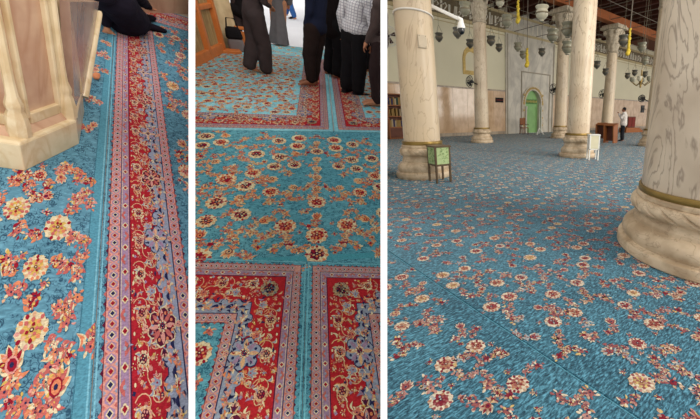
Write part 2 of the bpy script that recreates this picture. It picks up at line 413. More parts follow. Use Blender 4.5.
        for sd in sides:
            (ou, ov), (tu, tv), (nu, nv), Ln = T[sd]
            m0 = 1 if adj[sd][0] in sides else 0; m1 = 1 if adj[sd][1] in sides else 0
            P = lambda t, q: (ou + tu * t + nu * q, ov + tv * t + nv * q)
            inside = lambda t, q, pad=0: t > q * m0 + pad and t < Ln - q * m1 - pad
            flip = 1 if (tu * nv - tv * nu) > 0 else -1; ang = atan2(tv, tu)
            def strip(a, b, col, layer): s.poly([P(a * m0, a), P(Ln - a * m1, a), P(Ln - b * m1, b), P(b * m0, b)], col, layer)
            strip(.006, .012, 'teal_light', 1)
            strip(A[1], A[2], 'pink', 1); strip(A[2], A[3], 'lav', 1); strip(A[3], A[4], 'red', 1); strip(A[4], A[5], 'grey', 1); strip(A[5], A[6], 'pink', 1)
            for q, wd, c in ((A[2], .0035, 'navy'), (A[3], .005, 'burgundy'), (A[4], .004, 'navy'), (A[5], .005, 'navy'), (A[1], .003, 'burgundy'), (A[2] + .006, .002, 'cream'), (A[3] - .006, .002, 'pink'), (A[6], .003, 'burgundy')): strip(q - wd / 2, q + wd / 2, c, 2)
            def run(step, fn, q):
                n = int(Ln / step)
                for i in range(n):
                    t = (i + .5) * step
                    if not inside(t, q, step * .4): continue
                    ok, c = s.seen(*P(t, q))
                    if ok: fn(t, i, 2 if c < lodk[0] else (1 if c < lodk[1] else 0))
            for a, b in ((A[1], A[2]), (A[5], A[6])):        # lozenges with small teeth against the plain ground
                m = (a + b) / 2; hw = (b - a) / 2; stp = hw * 1.15 * 1.05
                def loz(t, i, L, a=a, b=b, m=m, hw=hw, stp=stp):
                    outer = a if a == A[1] else b; sg = -1 if a == A[1] else 1
                    s.poly([P(t - stp * .32, outer), P(t + stp * .32, outer), P(t, outer + sg * hw * .42)], 'burgundy' if i % 2 else 'rose', 3)
                    s.poly([P(t - stp * .48, m), P(t - stp * .2, m - hw * .66), P(t + stp * .2, m - hw * .66), P(t + stp * .48, m), P(t + stp * .2, m + hw * .66), P(t - stp * .2, m + hw * .66)], 'lav', 2.6)
                    s.poly([P(t - stp * .38, m), P(t, m - hw * .5), P(t + stp * .38, m), P(t, m + hw * .5)], 'tan' if i % 2 else 'cream', 3)
                    if L: s.poly([P(t - stp * .24, m), P(t, m - hw * .34), P(t + stp * .24, m), P(t, m + hw * .34)], 'crimson' if i % 2 else 'navy', 4)
                    if L > 0:
                        for sg2 in (-1, 1): s.poly([P(t + stp * .5 - stp * .2, m + sg2 * hw * .86), P(t + stp * .5, m + sg2 * hw * .5), P(t + stp * .5 + stp * .2, m + sg2 * hw * .86)], 'grey' if i % 2 else 'rose', 3)
                run(stp, loz, m)
            m = (A[2] + A[3]) / 2; hw = (A[3] - A[2]) / 2
            def lav(t, i, L):
                p = P(t, m)
                if i % 2: s.star(*p, hw * .62, 4, .3, ang, 'cream', 3); s.star(*p, hw * .38, 4, .3, ang, 'crimson', 4)
                else: s.leaf(*P(t - hw, m), hw * 2, hw * .4, ang, 'rose', 3, bend=.2 * (1 if i % 4 else -1)); s.oval(*p, hw * .3, hw * .3, 0, 'grey', 4, 6)
            run(hw * 2.2, lav, m)
            # red band
            rc = (A[3] + A[4]) / 2; rh = (A[4] - A[3]) / 2
            def scroll(t, i, L):
                if L < 1 and i % 2: return
                k = i % 4; q = rc + (rh * .34 if i % 2 else -rh * .34)
                pal = (('cream', 'orange', 'pink', 'burgundy', 'navy'), ('cream', 'rose', 'orange', 'navy', 'burgundy'), ('tan', 'pink', 'cream', 'burgundy', 'crimson'), ('cream', 'grey', 'pink', 'navy', 'crimson'))[k]
                if not inside(t, q, .02): return
                if k in (0, 2): s.rosette(*P(t, q), rh * .36, min(L, 1), pal, i, 4)
                else: s.palmette(*P(t, q), rh * .38, ang + (pi / 2 if k == 1 else -pi / 2) * flip, min(L, 1), pal, 4)
                for sg in (-1, 1):
                    p = P(t + sg * rh * .3, q)
                    C = s.curl(*p, rh * .52, ang + (1.2 * sg), 3.6 * sg * (1 if i % 2 else -1), rh * .05, 'tan', 3)
                    if L: s.leaf(*C[-1], rh * .42, rh * .11, ang + sg * 1.7, 'cream', 4, bend=.4); s.leaf(*C[-1], rh * .36, rh * .06, ang + sg * 1.7, 'rose', 4.5, bend=.42); s.leaf(*C[4], rh * .36, rh * .09, ang - sg * .8, 'cream', 4, bend=-.4); s.leaf(*C[4], rh * .3, rh * .05, ang - sg * .8, 'grey', 4.5, bend=-.42)
                s.bud(*P(t + rh * .5, rc - (q - rc) * 1.3), rh * .14, i, L, pal, 4)
                s.bud(*P(t, 2 * rc - q), rh * .12, i, L, pal, 4)
                s.oval(*P(t - rh * .42, rc + rh * .7), rh * .1, rh * .07, ang, 'orange', 3, 6); s.oval(*P(t + rh * .1, rc - rh * .8), rh * .09, rh * .06, ang, 'cream', 3, 6)
            run(rh * .98, scroll, rc)
            def filler(t, i, L):
                R = random.Random(i * 31 + 7)
                for q in range(5 if L else 2):
                    x = t + (R.random() - .5) * rh * .6; y = rc + (R.random() - .5) * rh * 1.8; c = ('cream', 'tan', 'orange', 'grey', 'pink', 'lav', 'navy', 'gold')[R.randrange(8)]
                    if not inside(x, y, .01): continue
                    k = R.randrange(3)
                    if k == 0: s.leaf(*P(x, y), rh * (.25 + .2 * R.random()), rh * .06, R.random() * 6.3, c, 3, bend=.35 * (R.random() - .5) * 2)
                    elif k == 1: s.bud(*P(x, y), rh * .13, R.random() * 6, min(L, 1), ('cream', c, 'pink', 'rose', 'navy'), 3)
                    else: s.star(*P(x, y), rh * .1, 4, .35, R.random() * 3, c, 3)
            run(rh * .42, filler, rc)
            def filler2(t, i, L):
                R = random.Random(i * 17 + 3)
                for q in range(4 if L else 1):
                    x = t + (R.random() - .5) * .03; y = A[4] + (A[5] - A[4]) * R.random() - rh * .12; c = ('navy', 'cream', 'navy', 'tan', 'orange', 'pink')[R.randrange(6)]
                    if inside(x, y, .01): s.leaf(*P(x, y), rh * .3, rh * .065, R.random() * 6.3, c, 4.4, bend=.3)
            run(.03, filler2, A[4])
            # scalloped grey-blue inner ground and its medallions
            g = (A[4] + A[5]) / 2; gh = (A[5] - A[4]) / 2
            def scal(t, i, L):
                s.oval(*P(t, A[4]), gh * .85, gh * .7, ang, 'grey', 2.5, 8); s.curl(*P(t, A[4]), gh * .8, ang, pi * (-flip), gh * .14, 'navy', 3)
                s.bud(*P(t, g), gh * .5, i, L, ('cream', 'tan', 'pink', 'navy', 'crimson'), 4)
                if L: s.leaf(*P(t + gh * .5, g), gh * 1.1, gh * .22, ang, 'navy', 4, bend=.25); s.leaf(*P(t - gh * 1.1, g), gh * .8, gh * .18, ang + .5, 'orange', 4, bend=-.25)
            run(gh * 2.3, scal, g)
            n = int(Ln / med) + 1
            for i in range(n):
                t = med0 + i * med
                q = A[4] - rh * .15
                if not inside(t, A[5], .02): continue
                ok, c = s.seen(*P(t, q))
                if not ok: continue
                L = 2 if c < lodk[0] else 1; R0 = rh * .86
                out, inn, pet = (('navy', 'grey', 'tan') if i % 2 else ('cream', 'burgundy', 'pink'))
                s.star(*P(t, q), R0 * 1.1, 6, .3, .3, out, 5); s.star(*P(t, q), R0 * 1.02, 6, .31, .3, inn, 6)
                for k in range(8):
                    a = ang + k * pi / 4; pu, pv = P(t, q); s.leaf(pu + .2 * R0 * cos(a), pv + .2 * R0 * sin(a), R0 * .72, R0 * .13, a, (pet, 'lav' if i % 2 else 'rose')[k % 2], 7)
                    s.oval(pu + .72 * R0 * cos(a + .39), pv + .72 * R0 * sin(a + .39), R0 * .1, R0 * .1, 0, 'navy' if i % 2 else 'orange', 7, 6)
                Rm = random.Random(i)
                for k in range(16):
                    a = Rm.random() * 6.3; qq = R0 * (.3 + .8 * Rm.random()); pu, pv = P(t, q); s.leaf(pu + qq * cos(a), pv + qq * sin(a), R0 * .26, R0 * .05, a + 1.4 * (Rm.random() - .5), ('cream', 'navy', 'tan', 'pink', 'grey', 'crimson')[Rm.randrange(6)], 7.5, bend=.3)
                s.rosette(*P(t, q), R0 * .34, 1, ('cream', 'crimson', 'rose', 'navy', 'navy'), 0, 8)
                for sg in (-1, 1):
                    s.palmette(*P(t + sg * R0 * 1.25, q), R0 * .36, ang + (0 if sg > 0 else pi), 1, ('cream', 'grey' if i % 2 else 'burgundy', 'pink', 'navy', 'navy'), 5)
                    s.palmette(*P(t, q + sg * R0 * 1.1), R0 * .3, atan2(nv, nu) if sg > 0 else atan2(-nv, -nu), 1, ('cream', 'pink', 'rose', 'navy', 'navy'), 5)
            # corner flowers on the mitre
            for tt, mm in ((A[3] + rh, m0), (Ln - A[3] - rh, m1)):
                if mm: s.rosette(*P(tt, A[3] + rh), rh * .62, 2, ('cream', 'grey', 'pink', 'navy', 'burgundy'), 0, 9)
        return A[-1]


# ------------------------------------------------------------------ people
def standing(**k):
    J = dict(pelvis=(0, 0, .95), chest=(0, .01, 1.3), neck=(0, 0, 1.5), head=(0, .02, 1.63))
    for s, q in (('L', -1), ('R', 1)):
        J.update({'sh' + s: (q * .19, 0, 1.43), 'el' + s: (q * .25, -.03, 1.14), 'wr' + s: (q * .26, .06, .9), 'hip' + s: (q * .09, 0, .92), 'kn' + s: (q * .1, .03, .5), 'an' + s: (q * .1, 0, .09), 'to' + s: (q * .12, .17, .03)})
    J.update(k); return {a: V(b) for a, b in J.items()}
def make_hand(m, wr, el, side, curl=.35, scale=1):
    d = (wr - el).normalized(); up = V((0, 0, 1)) if abs(d.z) < .8 else V((0, 1, 0))
    s = d.cross(up).normalized(); n = s.cross(d).normalized(); k = scale
    m.cap(wr, wr + d * .035 * k, .026 * k, .03 * k, 10)
    p = wr + d * .055 * k
    R = Matrix((s, d, n)).transposed(); m.ball(p, (.042 * k, .05 * k, .017 * k), 12, 8, R)
    for i, (o, l) in enumerate(((-.032, .062), (-.011, .074), (.011, .07), (.031, .055))):
        a = p + s * o * k + d * .03 * k; b = a + (d * cos(curl) - n * sin(curl)) * l * .55 * k; c = b + (d * cos(curl * 2.3) - n * sin(curl * 2.3)) * l * .5 * k
        m.cap(a, b, .0095 * k, .009 * k, 8); m.cap(b, c, .009 * k, .0075 * k, 8)
    a = p - s * .03 * k * side - d * .025 * k; b = a - s * .028 * k * side + d * .03 * k; c = b - s * .004 * k * side + d * .028 * k
    m.cap(a, b, .012 * k, .0105 * k, 8); m.cap(b, c, .0105 * k, .0085 * k, 8)
def make_person(bay, M, J, label, skin, hair, top=None, legs=None, robe=None, shoes=None, vox=.011, group=None, hand_curl=.4, hand_scale=1):
    root = thing('person', bay, (0, 0, 0), label, 'person', group=group, M=M)
    m = MB()
    m.cap(J['pelvis'], J['chest'], .095, .1); m.cap(J['hipL'], J['hipR'], .085, .085); m.cap(J['chest'], J['chest'] + (J['neck'] - J['chest']) * .45, .1, .085)
    m.cap(J['shL'], J['shR'], .065, .065); m.cap(J['neck'] - V((0, 0, .06)), J['head'] - V((0, 0, .05)), .058, .052)
    h = J['head']; m.ball(h, (.076, .096, .112), 20, 14); m.ball(h + V((0, .03, -.06)), (.055, .06, .055), 14, 10)
    m.cap(h + V((0, .09, .005)), h + V((0, .112, -.022)), .011, .016, 8)
    for q in (-1, 1): m.ball(h + V((q * .077, -.005, -.01)), (.012, .022, .032), 8, 6)
    for s, q in (('L', -1), ('R', 1)):
        m.cap(J['sh' + s], J['el' + s], .043, .036); m.cap(J['el' + s], J['wr' + s], .036, .025); make_hand(m, J['wr' + s], J['el' + s], q, hand_curl, hand_scale)
        m.cap(J['hip' + s], J['kn' + s], .082, .055); m.cap(J['kn' + s], J['an' + s], .056, .036)
        a, t = J['an' + s], J['to' + s]; m.cap(a, t, .036, .026); m.cap(a + (a - t).normalized() * .045 * V((1, 1, 0)).length / 1.414 - V((0, 0, .045)) * (1 if a.z - t.z > -.05 else 0), t, .032, .024)
        d = (t - a).normalized(); x = d.cross(V((0, 0, 1))).normalized()
        for i in range(5): m.cap(t + x * (i - 2) * .016, t + x * (i - 2) * .018 + d * (.04 - abs(i - 1) * .004), .011, .01, 8)
    body = remesh(m, 'body', skin, root, vox=vox, smooth=3)
    hr = MB(); hr.ball(h + V((0, -.018, .022)), (.084, .098, .108), 20, 14); remesh(hr, 'hair', hair, root, .012, 2, .012)
    e = MB(); e.m = 0
    for q in (-1, 1): e.ball(h + V((q * .032, .088, .012)), (.014, .009, .008), 10, 6)
    e.build('eyes', mat('eye_white', (225, 220, 210), var=0), root)
    mo = MB(); mo.ball(h + V((0, .088, -.055)), (.024, .008, .007), 10, 6); mo.build('mouth', mat('lips', (150, 80, 75), var=0), root)
    if legs:
        c, r = legs[0], legs[1]; t = MB(); hem = legs[2] if len(legs) > 2 else .88
        for s in 'LR':
            a = J['kn' + s].lerp(J['an' + s], hem); t.cap(J['hip' + s], J['kn' + s], r[0], r[1]); t.cap(J['kn' + s], a, r[1], r[2])
        t.cap(J['hipL'], J['hipR'], r[0] * 1.02, r[0] * 1.02); t.cap(J['pelvis'], J['pelvis'].lerp(J['chest'], .25), .14, .14)
        remesh(t, 'trousers', c, root, .013, 5, .022)
    if top:
        c, hem, r, sl = top; t = MB()
        p = J['pelvis']; t.cap(V((p.x - .06, p.y, hem + .1)), V((p.x + .06, p.y, hem + .1)), r, r); t.cap(V((p.x, p.y, hem + .1)), J['chest'], r * 1.04, r); t.cap(J['shL'], J['shR'], .085, .085)
        t.cap(J['chest'], J['neck'] - V((0, 0, .06)), r * .95, .085)
        lo = MB() if False else None
        for s in 'LR':
            t.cap(J['sh' + s], J['el' + s], sl, sl * .85); t.cap(J['el' + s], J['el' + s].lerp(J['wr' + s], .92), sl * .85, sl * .66)
        o = remesh(t, 'shirt', c, root, .013, 4, .016)
        cl = MB(); cl.lathe([(.07, 0), (.075, .02), (.068, .045), (.062, .045), (.062, 0)], 20, J['neck'] + V((0, 0, -.03)), cap=False); cl.build('collar', c, o)
    if robe:
        c, rs = robe; t = MB()                              # list of (z, rx, ry) rings
        n = 40; P = []
        for z, rx, ry in rs:
            for k in range(n):
                a = 2 * pi * k / n; f = 1 + .05 * sin(a * 7 + z * 2) * max(0, 1.3 - z) + .03 * sin(a * 11 + z * 5) * max(0, 1.2 - z); P.append(V((rx * f * cos(a), ry * f * sin(a), z)))
        Fs = [(j * n + k, j * n + (k + 1) % n, (j + 1) * n + (k + 1) % n, (j + 1) * n + k) for j in range(len(rs) - 1) for k in range(n)] + [tuple(range(n))[::-1], tuple(range((len(rs) - 1) * n, len(rs) * n))]
        t.add(P, Fs); t.cap(J['shL'], J['shR'], .09, .09)
        for s in 'LR': t.cap(J['sh' + s], J['el' + s], .085, .08); t.cap(J['el' + s], J['el' + s].lerp(J['wr' + s], .9), .08, .075)
        remesh(t, 'robe', c, root, .014, 3, .012)
    if shoes:
        c, kind = shoes
        for s in 'LR':
            a, t = J['an' + s], J['to' + s]; d = (t - a); d.z = 0; d.normalize(); k = MB()
            if kind == 'sock':
                k.cap(J['an' + s].lerp(J['kn' + s], .25), a, .045, .045); k.cap(a, t, .044, .036); k.cap(t, t + (t - a).normalized() * .05, .036, .026)
                remesh(k, 'sock', c, root, .01, 3)
            else:
                q = V((a.x, a.y, .035)); k.cap(q - d * .05, q + d * .14, .04, .036); k.cap(a - V((0, 0, .02)), q + d * .06, .046, .04); k.cap(q + d * .12, q + d * .19, .038, .028)
                sh = remesh(k, 'shoe', c, root, .01, 3)
                so = MB(); so.bar(q - d * .085 + V((0, 0, -.028)), q + d * .215 + V((0, 0, -.028)), .078, .016); so.build('sole', mat('shoe_sole', (40, 34, 30)), sh, bevel=.006)
    return root
SKIN = mat('skin_tan', (176, 120, 88), rough=.6, var=.05); SKIN2 = mat('skin_brown', (140, 88, 62), rough=.6, var=.05); HAIR = mat('hair_dark', (28, 24, 22), rough=.7, var=.2, scale=40)
def cloth(name, c, var=.1, scale=9): return mat(name, c, rough=.95, var=var, scale=scale, spec=.1)

# =================================================================== BAY 3: the column hall
PLASTER = mat('hall_plaster', (220, 212, 184), rough=.9, var=.04, scale=.6)
MB7 = marble('column_marble_grey_veined', (206, 190, 168), (104, 84, 70), scale=1.0, dark=.62, rot=(.25, .2, .3), stretch=(1.6, 1.6, .5), width=.12, blot=(182, 164, 142), rings=8)
MB3 = marble('column_marble', (206, 188, 160), (126, 98, 76), scale=.9, dark=.62, rot=(.25, .2, .3), stretch=(1.5, 1.5, .42), width=.07, blot=(192, 170, 142), rings=7)
MB3W = marble('column_marble_warm', (198, 178, 150), (138, 106, 80), scale=.9, dark=.42, rot=(.5, .2, .8), stretch=(1.3, 1.3, .5), width=.08, blot=(206, 184, 152), rings=6)
BASEM = marble('base_marble', (204, 182, 152), (128, 102, 76), scale=3, dark=.5, width=.06, rough=.45, blot=(172, 148, 118), stretch=(1, 1, 2.5), rings=3)
BRASS = mat('brass_collar', (132, 108, 58), rough=.35, metal=.6, var=.2)
CAPM = marble('capital_stone', (196, 182, 158), (120, 100, 80), scale=5, dark=.5, width=.06, rough=.7)
e1 = V((.725, .689, 0)); e2 = V((-.689, .725, 0))              # along the rows of columns / across them
floor = MB(); floor.add([(-9, 0, -.01), (60, 0, -.01), (60, 75, -.01), (-30, 75, -.01)], [(0, 1, 2, 3)])
# stone floor under the carpets, from the dividing wall to beyond the right of the view
def edge_pt(px, D): return V(((px - PPX) / F * (D * cos(PITCH) + HC * sin(PITCH)), D, 0))
floor = MB(); a, b, c, d = edge_pt(383.6, .6), V((4.5, .6, 0)), V((48, 62, 0)), edge_pt(383.6, 62)
floor.add([(p.x, p.y, z) for z in (-.012, -.2) for p in (a, b, c, d)], [(0, 1, 2, 3), (4, 7, 6, 5), (0, 4, 5, 1), (1, 5, 6, 2), (2, 6, 7, 3), (3, 7, 4, 0)])
tag(floor.build('floor', marble('floor_stone', (170, 165, 155), (120, 115, 108)), None, smooth=False), kind='structure')

YARNS['c'] = dict(teal=(62, 118, 138), teal_light=(84, 140, 158), cream=(206, 190, 168), tan=(178, 150, 128), pink=(172, 128, 120), rose=(142, 84, 84), red=(138, 56, 60), orange=(164, 114, 92), navy=(44, 52, 80), crimson=(122, 42, 54), burgundy=(90, 34, 56), gold=(190, 164, 110), grey=(150, 156, 160))
base3 = carpet_ground('hall_carpet_pile', (50, 92, 110), (68, 114, 132), (22, 48, 68), (1, 1, 1), lines=.6, streak=.8, sheen=.16)
PAL3 = [('cream', 'rose', 'pink', 'red', 'navy'), ('cream', 'crimson', 'tan', 'orange', 'burgundy'), ('cream', 'pink', 'rose', 'gold', 'crimson'), ('cream', 'rose', 'grey', 'crimson', 'navy')]
uv3 = lambda x, y: (x * e1.x + y * e1.y, x * e2.x + y * e2.y)
us = [-6.9, -2.9, 1.116] + [1.116 + 4.3 * k for k in range(1, 9)]
VW = uv3(-2.2, 24.42)[1] - .03
names3 = ['teal floral carpet strip at the bottom left of the column hall', 'teal floral carpet strip running past the foot of the left column', 'teal floral carpet strip under the base of the large right column',
          'teal floral carpet strip beside the white boxed stand', 'teal floral carpet strip reaching under the far standing person']
k3 = 0
for i in range(len(us) - 1):
    u0, u1 = us[i] + .001, us[i + 1] - .001
    v0 = -30.0 if False else -12.0
    # only the part inside the view fan
    cp = Carpet(B3, (0, 0, 0), e1, e2, (u0, v0, u1, VW), 'c', base3)
    
    cp.poly([(u1 - .009, v0), (u1 - .004, v0), (u1 - .004, VW), (u1 - .009, VW)], 'teal_light', 2); cp.poly([(u0 + .001, v0), (u0 + .004, v0), (u0 + .004, VW), (u0 + .001, VW)], 'teal_dark', 2)
    # cut the strip to the region in front of the camera
    cp.field(u0, v0, u1, VW, PAL3, cell=.195, R=random.Random(20 + i), lodk=(2.6, 5.0), size=.85)
    if not cp.polys or len(cp.polys) < 10: continue
    q = ['nearest the camera at bottom left', 'crossing the bottom of the view from the seam at lower left', 'passing the large right column base'][i] if i < 3 else 'number'
    cp.strip_index = i
    lab = {0: 'blue floral carpet strip at the far left foot of the dividing wall', 1: 'blue floral carpet strip left of the diagonal seam in the near foreground', 2: 'blue floral carpet strip between the diagonal seam and the large column base at right'}.get(i)
    if i == 3: lab = 'blue floral carpet strip under the large right column and the second column row'
    cp.finish('carpet', lab or 'blue floral carpet strip in the distant right part of the column hall', 'wall-to-wall floral carpets of the column hall' if i < 4 else 'far carpet strips of the column hall')

def rope(t, z): return 1 + .05 * sin(t * 14 + z * 30)
def column(x, y, label, s=1.0, sz=1.0, bk=1.0, H=5.4, r0=.395, r1=.32, matl=MB3, capital=True, capH=1.8, shaftz=.74, near=False):
    t = thing('marble_column', B3, (x, y, 0), label, 'column', group='marble columns of the prayer hall')
    n = 72 if near else 36
    bq = lambda P: [((.575 - (.575 - q) * bk) * s, z * sz) for q, z in P]
    b = MB(); b.lathe(bq(((.56, 0), (.575, .02), (.575, .1), (.565, .12), (.535, .125), (.52, .14), (.535, .19), (.53, .24), (.505, .285), (.46, .32), (.435, .335), (.435, .37), (.42, .39), (.415, .43), (.43, .46))), n); b.build('base', BASEM, t)
    g = MB(); g.lathe(bq([(.42 + .056 * sqrt(max(0, 1 - ((q - 12) / 12) ** 2)), .535 + .08 * (q - 12) / 12) for q in range(25)]), 400 if near else 160, mod=lambda a, z: 1 - .03 * max(0, 1 - ((sin(a * 13 + (z / sz - .535) * 24)) / .38) ** 2) * max(0, 1 - (abs(z / sz - .535) / .08) ** 2)); g.build('rope_moulding', BASEM, t)
    g = MB(); g.lathe(bq(((.41, .605), (.425, .62), (.425, .66), (.405, .675))), n); g.build('neck', BASEM, t)
    g = MB(); g.lathe(bq(((.408, .67), (.412, .68), (.412, .735), (.406, .745))), n); g.build('brass_collar', BRASS, t)
    sh = MB(); k = 14; sh.lathe([(s * (r0 + (r1 - r0) * (i / k) ** 1.15), .74 * sz + (H - .74 * sz) * i / k) for i in range(k + 1)], n); sh.build('shaft', matl, t)
    if capital:
        c = MB(); R = r1 * s
        c.lathe([(R, H), (R * 1.12, H + .02), (R * 1.16, H + .06), (R * 1.1, H + .1), (R, H + .12)], 32); 
        c.lathe([(R * .98, H + .12), (R * 1.05, H + .3), (R * 1.28, H + .55), (R * 1.2, H + .6), (R * 1.3, H + .85), (R * 1.55, H + 1.1), (R * 1.5, H + 1.15), (R * 1.7, H + 1.4)], 64, mod=lambda a, z: 1 + .07 * abs(sin(a * 4 + (pi / 2 if z > H + .57 else 0))) - .02)
        o = c.build('capital', CAPM, t)
        v = MB()
        for q in range(4):
            a = pi / 4 + q * pi / 2 + atan2(e1.y, e1.x); p = V((R * 1.75 * cos(a), R * 1.75 * sin(a), H + 1.25))
            v.ball(p, (.13, .13, .15), 12, 8)
            for w in range(2): b_ = a + pi / 4 * (1 if w else -1); v.ball((R * 1.38 * cos(b_), R * 1.38 * sin(b_), H + .95), (.1, .1, .16), 10, 6)
        v.build('volute', CAPM, o)
        ab = MB(); az = atan2(e1.y, e1.x); ab.box((0, 0, H + 1.5), (R * 3.9, R * 3.9, .16), rz=az); ab.box((0, 0, H + 1.63), (R * 3.4, R * 3.4, .12), rz=az); ab.build('abacus', CAPM, t, bevel=.02)
    return t
c1 = column(-1.84, 6.95, 'beige marble column with cable tied round it beside the green-panelled stand', matl=MB3W, r0=.372, r1=.325)
column(-1.42, 16.84, 'slim marble column second from left, standing alone before the pink marble wall', r0=.35, r1=.29)
column(3.1, 20.7, 'marble column with carved capital partly hidden behind the column with the white stand', r0=.385, r1=.34, matl=MB3W)
column(2.17, 10.6, 'marble column in the middle of the hall with a white boxed stand at its base', r0=.35, r1=.335)
column(6.95, 24.1, 'marble column with carved capital behind the wooden book desks', r0=.4, r1=.34, matl=MB3W)
column(6.3, 14.7, 'marble column squeezed behind the left edge of the huge right column', r0=.34, r1=.3, matl=MB3W)
column(2.0, 2.9, 'huge grey-veined marble column on a stepped round base at the right edge', s=1.62, sz=.8, bk=.6, r0=.463, r1=.43, near=True, matl=MB7)

# far wall
WP = V((-2.2, 24.42, 0)); WN = -e2
def wall_at(px, py):
    d = ray(px, py); t = (WP - CAM).dot(WN) / d.dot(WN); p = CAM + d * t
    return (p - WP).dot(e1), p.z
def WM(s, z, off=0): return Matrix.Translation(WP + e1 * s + V((0, 0, z)) - e2 * off) @ Matrix.Rotation(atan2(e1.y, e1.x), 4, 'Z')
# in wall coordinates x runs along the wall to the right, -y points into the hall
sL = wall_at(384.3, 120)[0]; sC0 = wall_at(505, 110)[0]; sC1 = wall_at(552, 110)[0]; sR = 46.0
def wbox(mb, s0, s1, z0, z1, y0, y1): return mb.box(((s0 + s1) / 2, (y0 + y1) / 2, (z0 + z1) / 2), (s1 - s0, abs(y1 - y0), z1 - z0))
w = MB(); wbox(w, sL, sC0, 0, 8.97, 0, .4); wbox(w, sC1, sR, 0, 8.97, 0, .4)
tag(w.build('wall_back', PLASTER, None, M=WM(0, 0), smooth=False), kind='structure')
WAIN = marble('wainscot_marble', (216, 184, 150), (176, 140, 106), scale=1.0, dark=.35, rough=.1, width=.05, blot=(200, 166, 132))
HD = 3.12
w = MB()
for a, b in ((sL, sC0), (sC1, sR)):
    n = max(1, round((b - a) / 1.25))
    for i in range(n): wbox(w, a + (b - a) * i / n + .008, a + (b - a) * (i + 1) / n - .008, .22, HD, -.05, 0)
tag(w.build('trim_1', WAIN, None, M=WM(0, 0), smooth=False), kind='structure')
w = MB()
for a, b in ((sL, sC0), (sC1, sR)): wbox(w, a, b, 0, .22, -.07, 0); wbox(w, a, b, HD, HD + .1, -.09, 0)
tag(w.build('baseboard_back', marble('dado_rail_stone', (176, 158, 136), (120, 100, 80)), None, M=WM(0, 0), smooth=False), kind='structure')
# carved frieze: band of upright raised letters-like relief between mouldings
w = MB(); FZ0, FZ1 = 7.3, 8.35; w.m = 0; wbox(w, sL, sR, FZ0, FZ1, -.06, 0)
w.m = 1; wbox(w, sL, sR, FZ0 - .14, FZ0 + .03, -.14, 0); wbox(w, sL, sR, FZ1 - .06, FZ1 + .1, -.16, 0); wbox(w, sL, sR, FZ0 - .34, FZ0 - .3, -.03, 0)
w.m = 2; R_ = random.Random(5); x = sL + .2
while x < sR - .5:
    hgt = .5 + .25 * R_.random(); z0 = FZ0 + .14
    k = R_.randrange(4)
    w.bar((x, -.09, z0), (x + .03, -.09, z0 + hgt), .12, .07)
    if k == 0: w.tube([(x, -.085, z0 + .05), (x + .2, -.085, z0 - .02 + .05), (x + .36, -.085, z0 + .14), (x + .3, -.085, z0 + .3), (x + .18, -.085, z0 + .22)], .04, 6)
    elif k == 1: w.tube([(x + .15, -.085, z0 + .45), (x + .3, -.085, z0 + .6), (x + .42, -.085, z0 + .42), (x + .28, -.085, z0 + .25), (x + .1, -.085, z0 + .06)], .04, 6)
    elif k == 2: w.bar((x + .2, -.08, z0 + .05), (x + .23, -.08, z0 + hgt * .8), .08, .05); w.bar((x, -.08, z0 + .05), (x + .35, -.08, z0 + .05), .05, .07, (0, 1, 0))
    else: w.tube([(x, -.085, z0 + .1), (x + .16, -.085, z0), (x + .38, -.085, z0 + .08), (x + .44, -.085, z0 + .5)], .04, 6)
    x += .5 + .1 * R_.random()
tag(w.build('trim_2', [mat('frieze_ground', (120, 106, 82)), mat('frieze_moulding', (190, 172, 132)), mat('frieze_relief', (226, 218, 200))], None, M=WM(0, 0)), kind='structure')

# central marble bay of the wall with the prayer niche
GREY = marble('white_wall_marble', (216, 208, 192), (150, 142, 132), scale=.7, dark=.35, rough=.4, width=.05)
na0, na1 = wall_at(523.6, 130)[0], wall_at(538.6, 130)[0]; nc = (na0 + na1) / 2; nr = (na1 - na0) / 2; nz = wall_at(531, 104)[1]; nt = wall_at(531.5, 90.5)[1]
def arch(c, r, z0, zs, zt, n=10):      # pointed arch outline from left foot over the top to right foot
    P = [(c - r, z0), (c - r, zs)]
    for i in range(1, n + 1):
        t = i / n; P.append((c - r * (1 - t ** 1.7) , zs + (zt - zs) * sin(t * pi / 2) ** .9))
    Q = [(2 * c - x, z) for x, z in P[::-1]][1:]
    return P + Q
w = MB()
A = arch(nc, nr, 0, nz, nt)
half = len(A) // 2
L_ = [(sC0, 0), (sC0, 9)] ; 
def face_with_hole(mb, s0, s1, z1, A, y):
    P = [(x, y, z) for x, z in A]; n = len(P); o = len(mb.v); mid = n // 2
    mb.add(P + [(s0, y, 0), (s0, y, z1), (A[mid][0], y, z1), (s1, y, z1), (s1, y, 0)], [])
    for i in range(mid):
        mb.f.append((o + i, o + i + 1, o + n + (0 if i == 0 else 1))); mb.mi.append(mb.m)
    mb.f.append((o + 1, o + n + 1, o + n)); mb.mi.append(mb.m); mb.f.append((o + mid, o + n + 2, o + n + 1)); mb.mi.append(mb.m)
    for i in range(mid, n - 1):
        mb.f.append((o + i, o + i + 1, o + n + (4 if i == n - 2 else 3))); mb.mi.append(mb.m)
    mb.f.append((o + n - 2, o + n + 4, o + n + 3)); mb.mi.append(mb.m); mb.f.append((o + mid, o + n + 3, o + n + 2)); mb.mi.append(mb.m)
face_with_hole(w, sC0, sC1, 8.97, A, -.12)
wbox(w, sC0, sC0 + .12, 0, 8.97, -.119, .3); wbox(w, sC1 - .12, sC1, 0, 8.97, -.119, .3)
n = len(A); o = len(w.v); w.add([(x, -.12, z) for x, z in A] + [(x, .3, z) for x, z in A], [(i, i + 1, n + i + 1, n + i) for i in range(n - 1)])
tag(w.build('wall_niche', GREY, None, M=WM(0, 0), smooth=False), kind='structure')
t = thing('prayer_niche', B3, (0, 0, 0), 'pointed-arch prayer niche with green back set in the white marble wall', 'prayer niche', M=B3.Mi @ WM(0, 0))
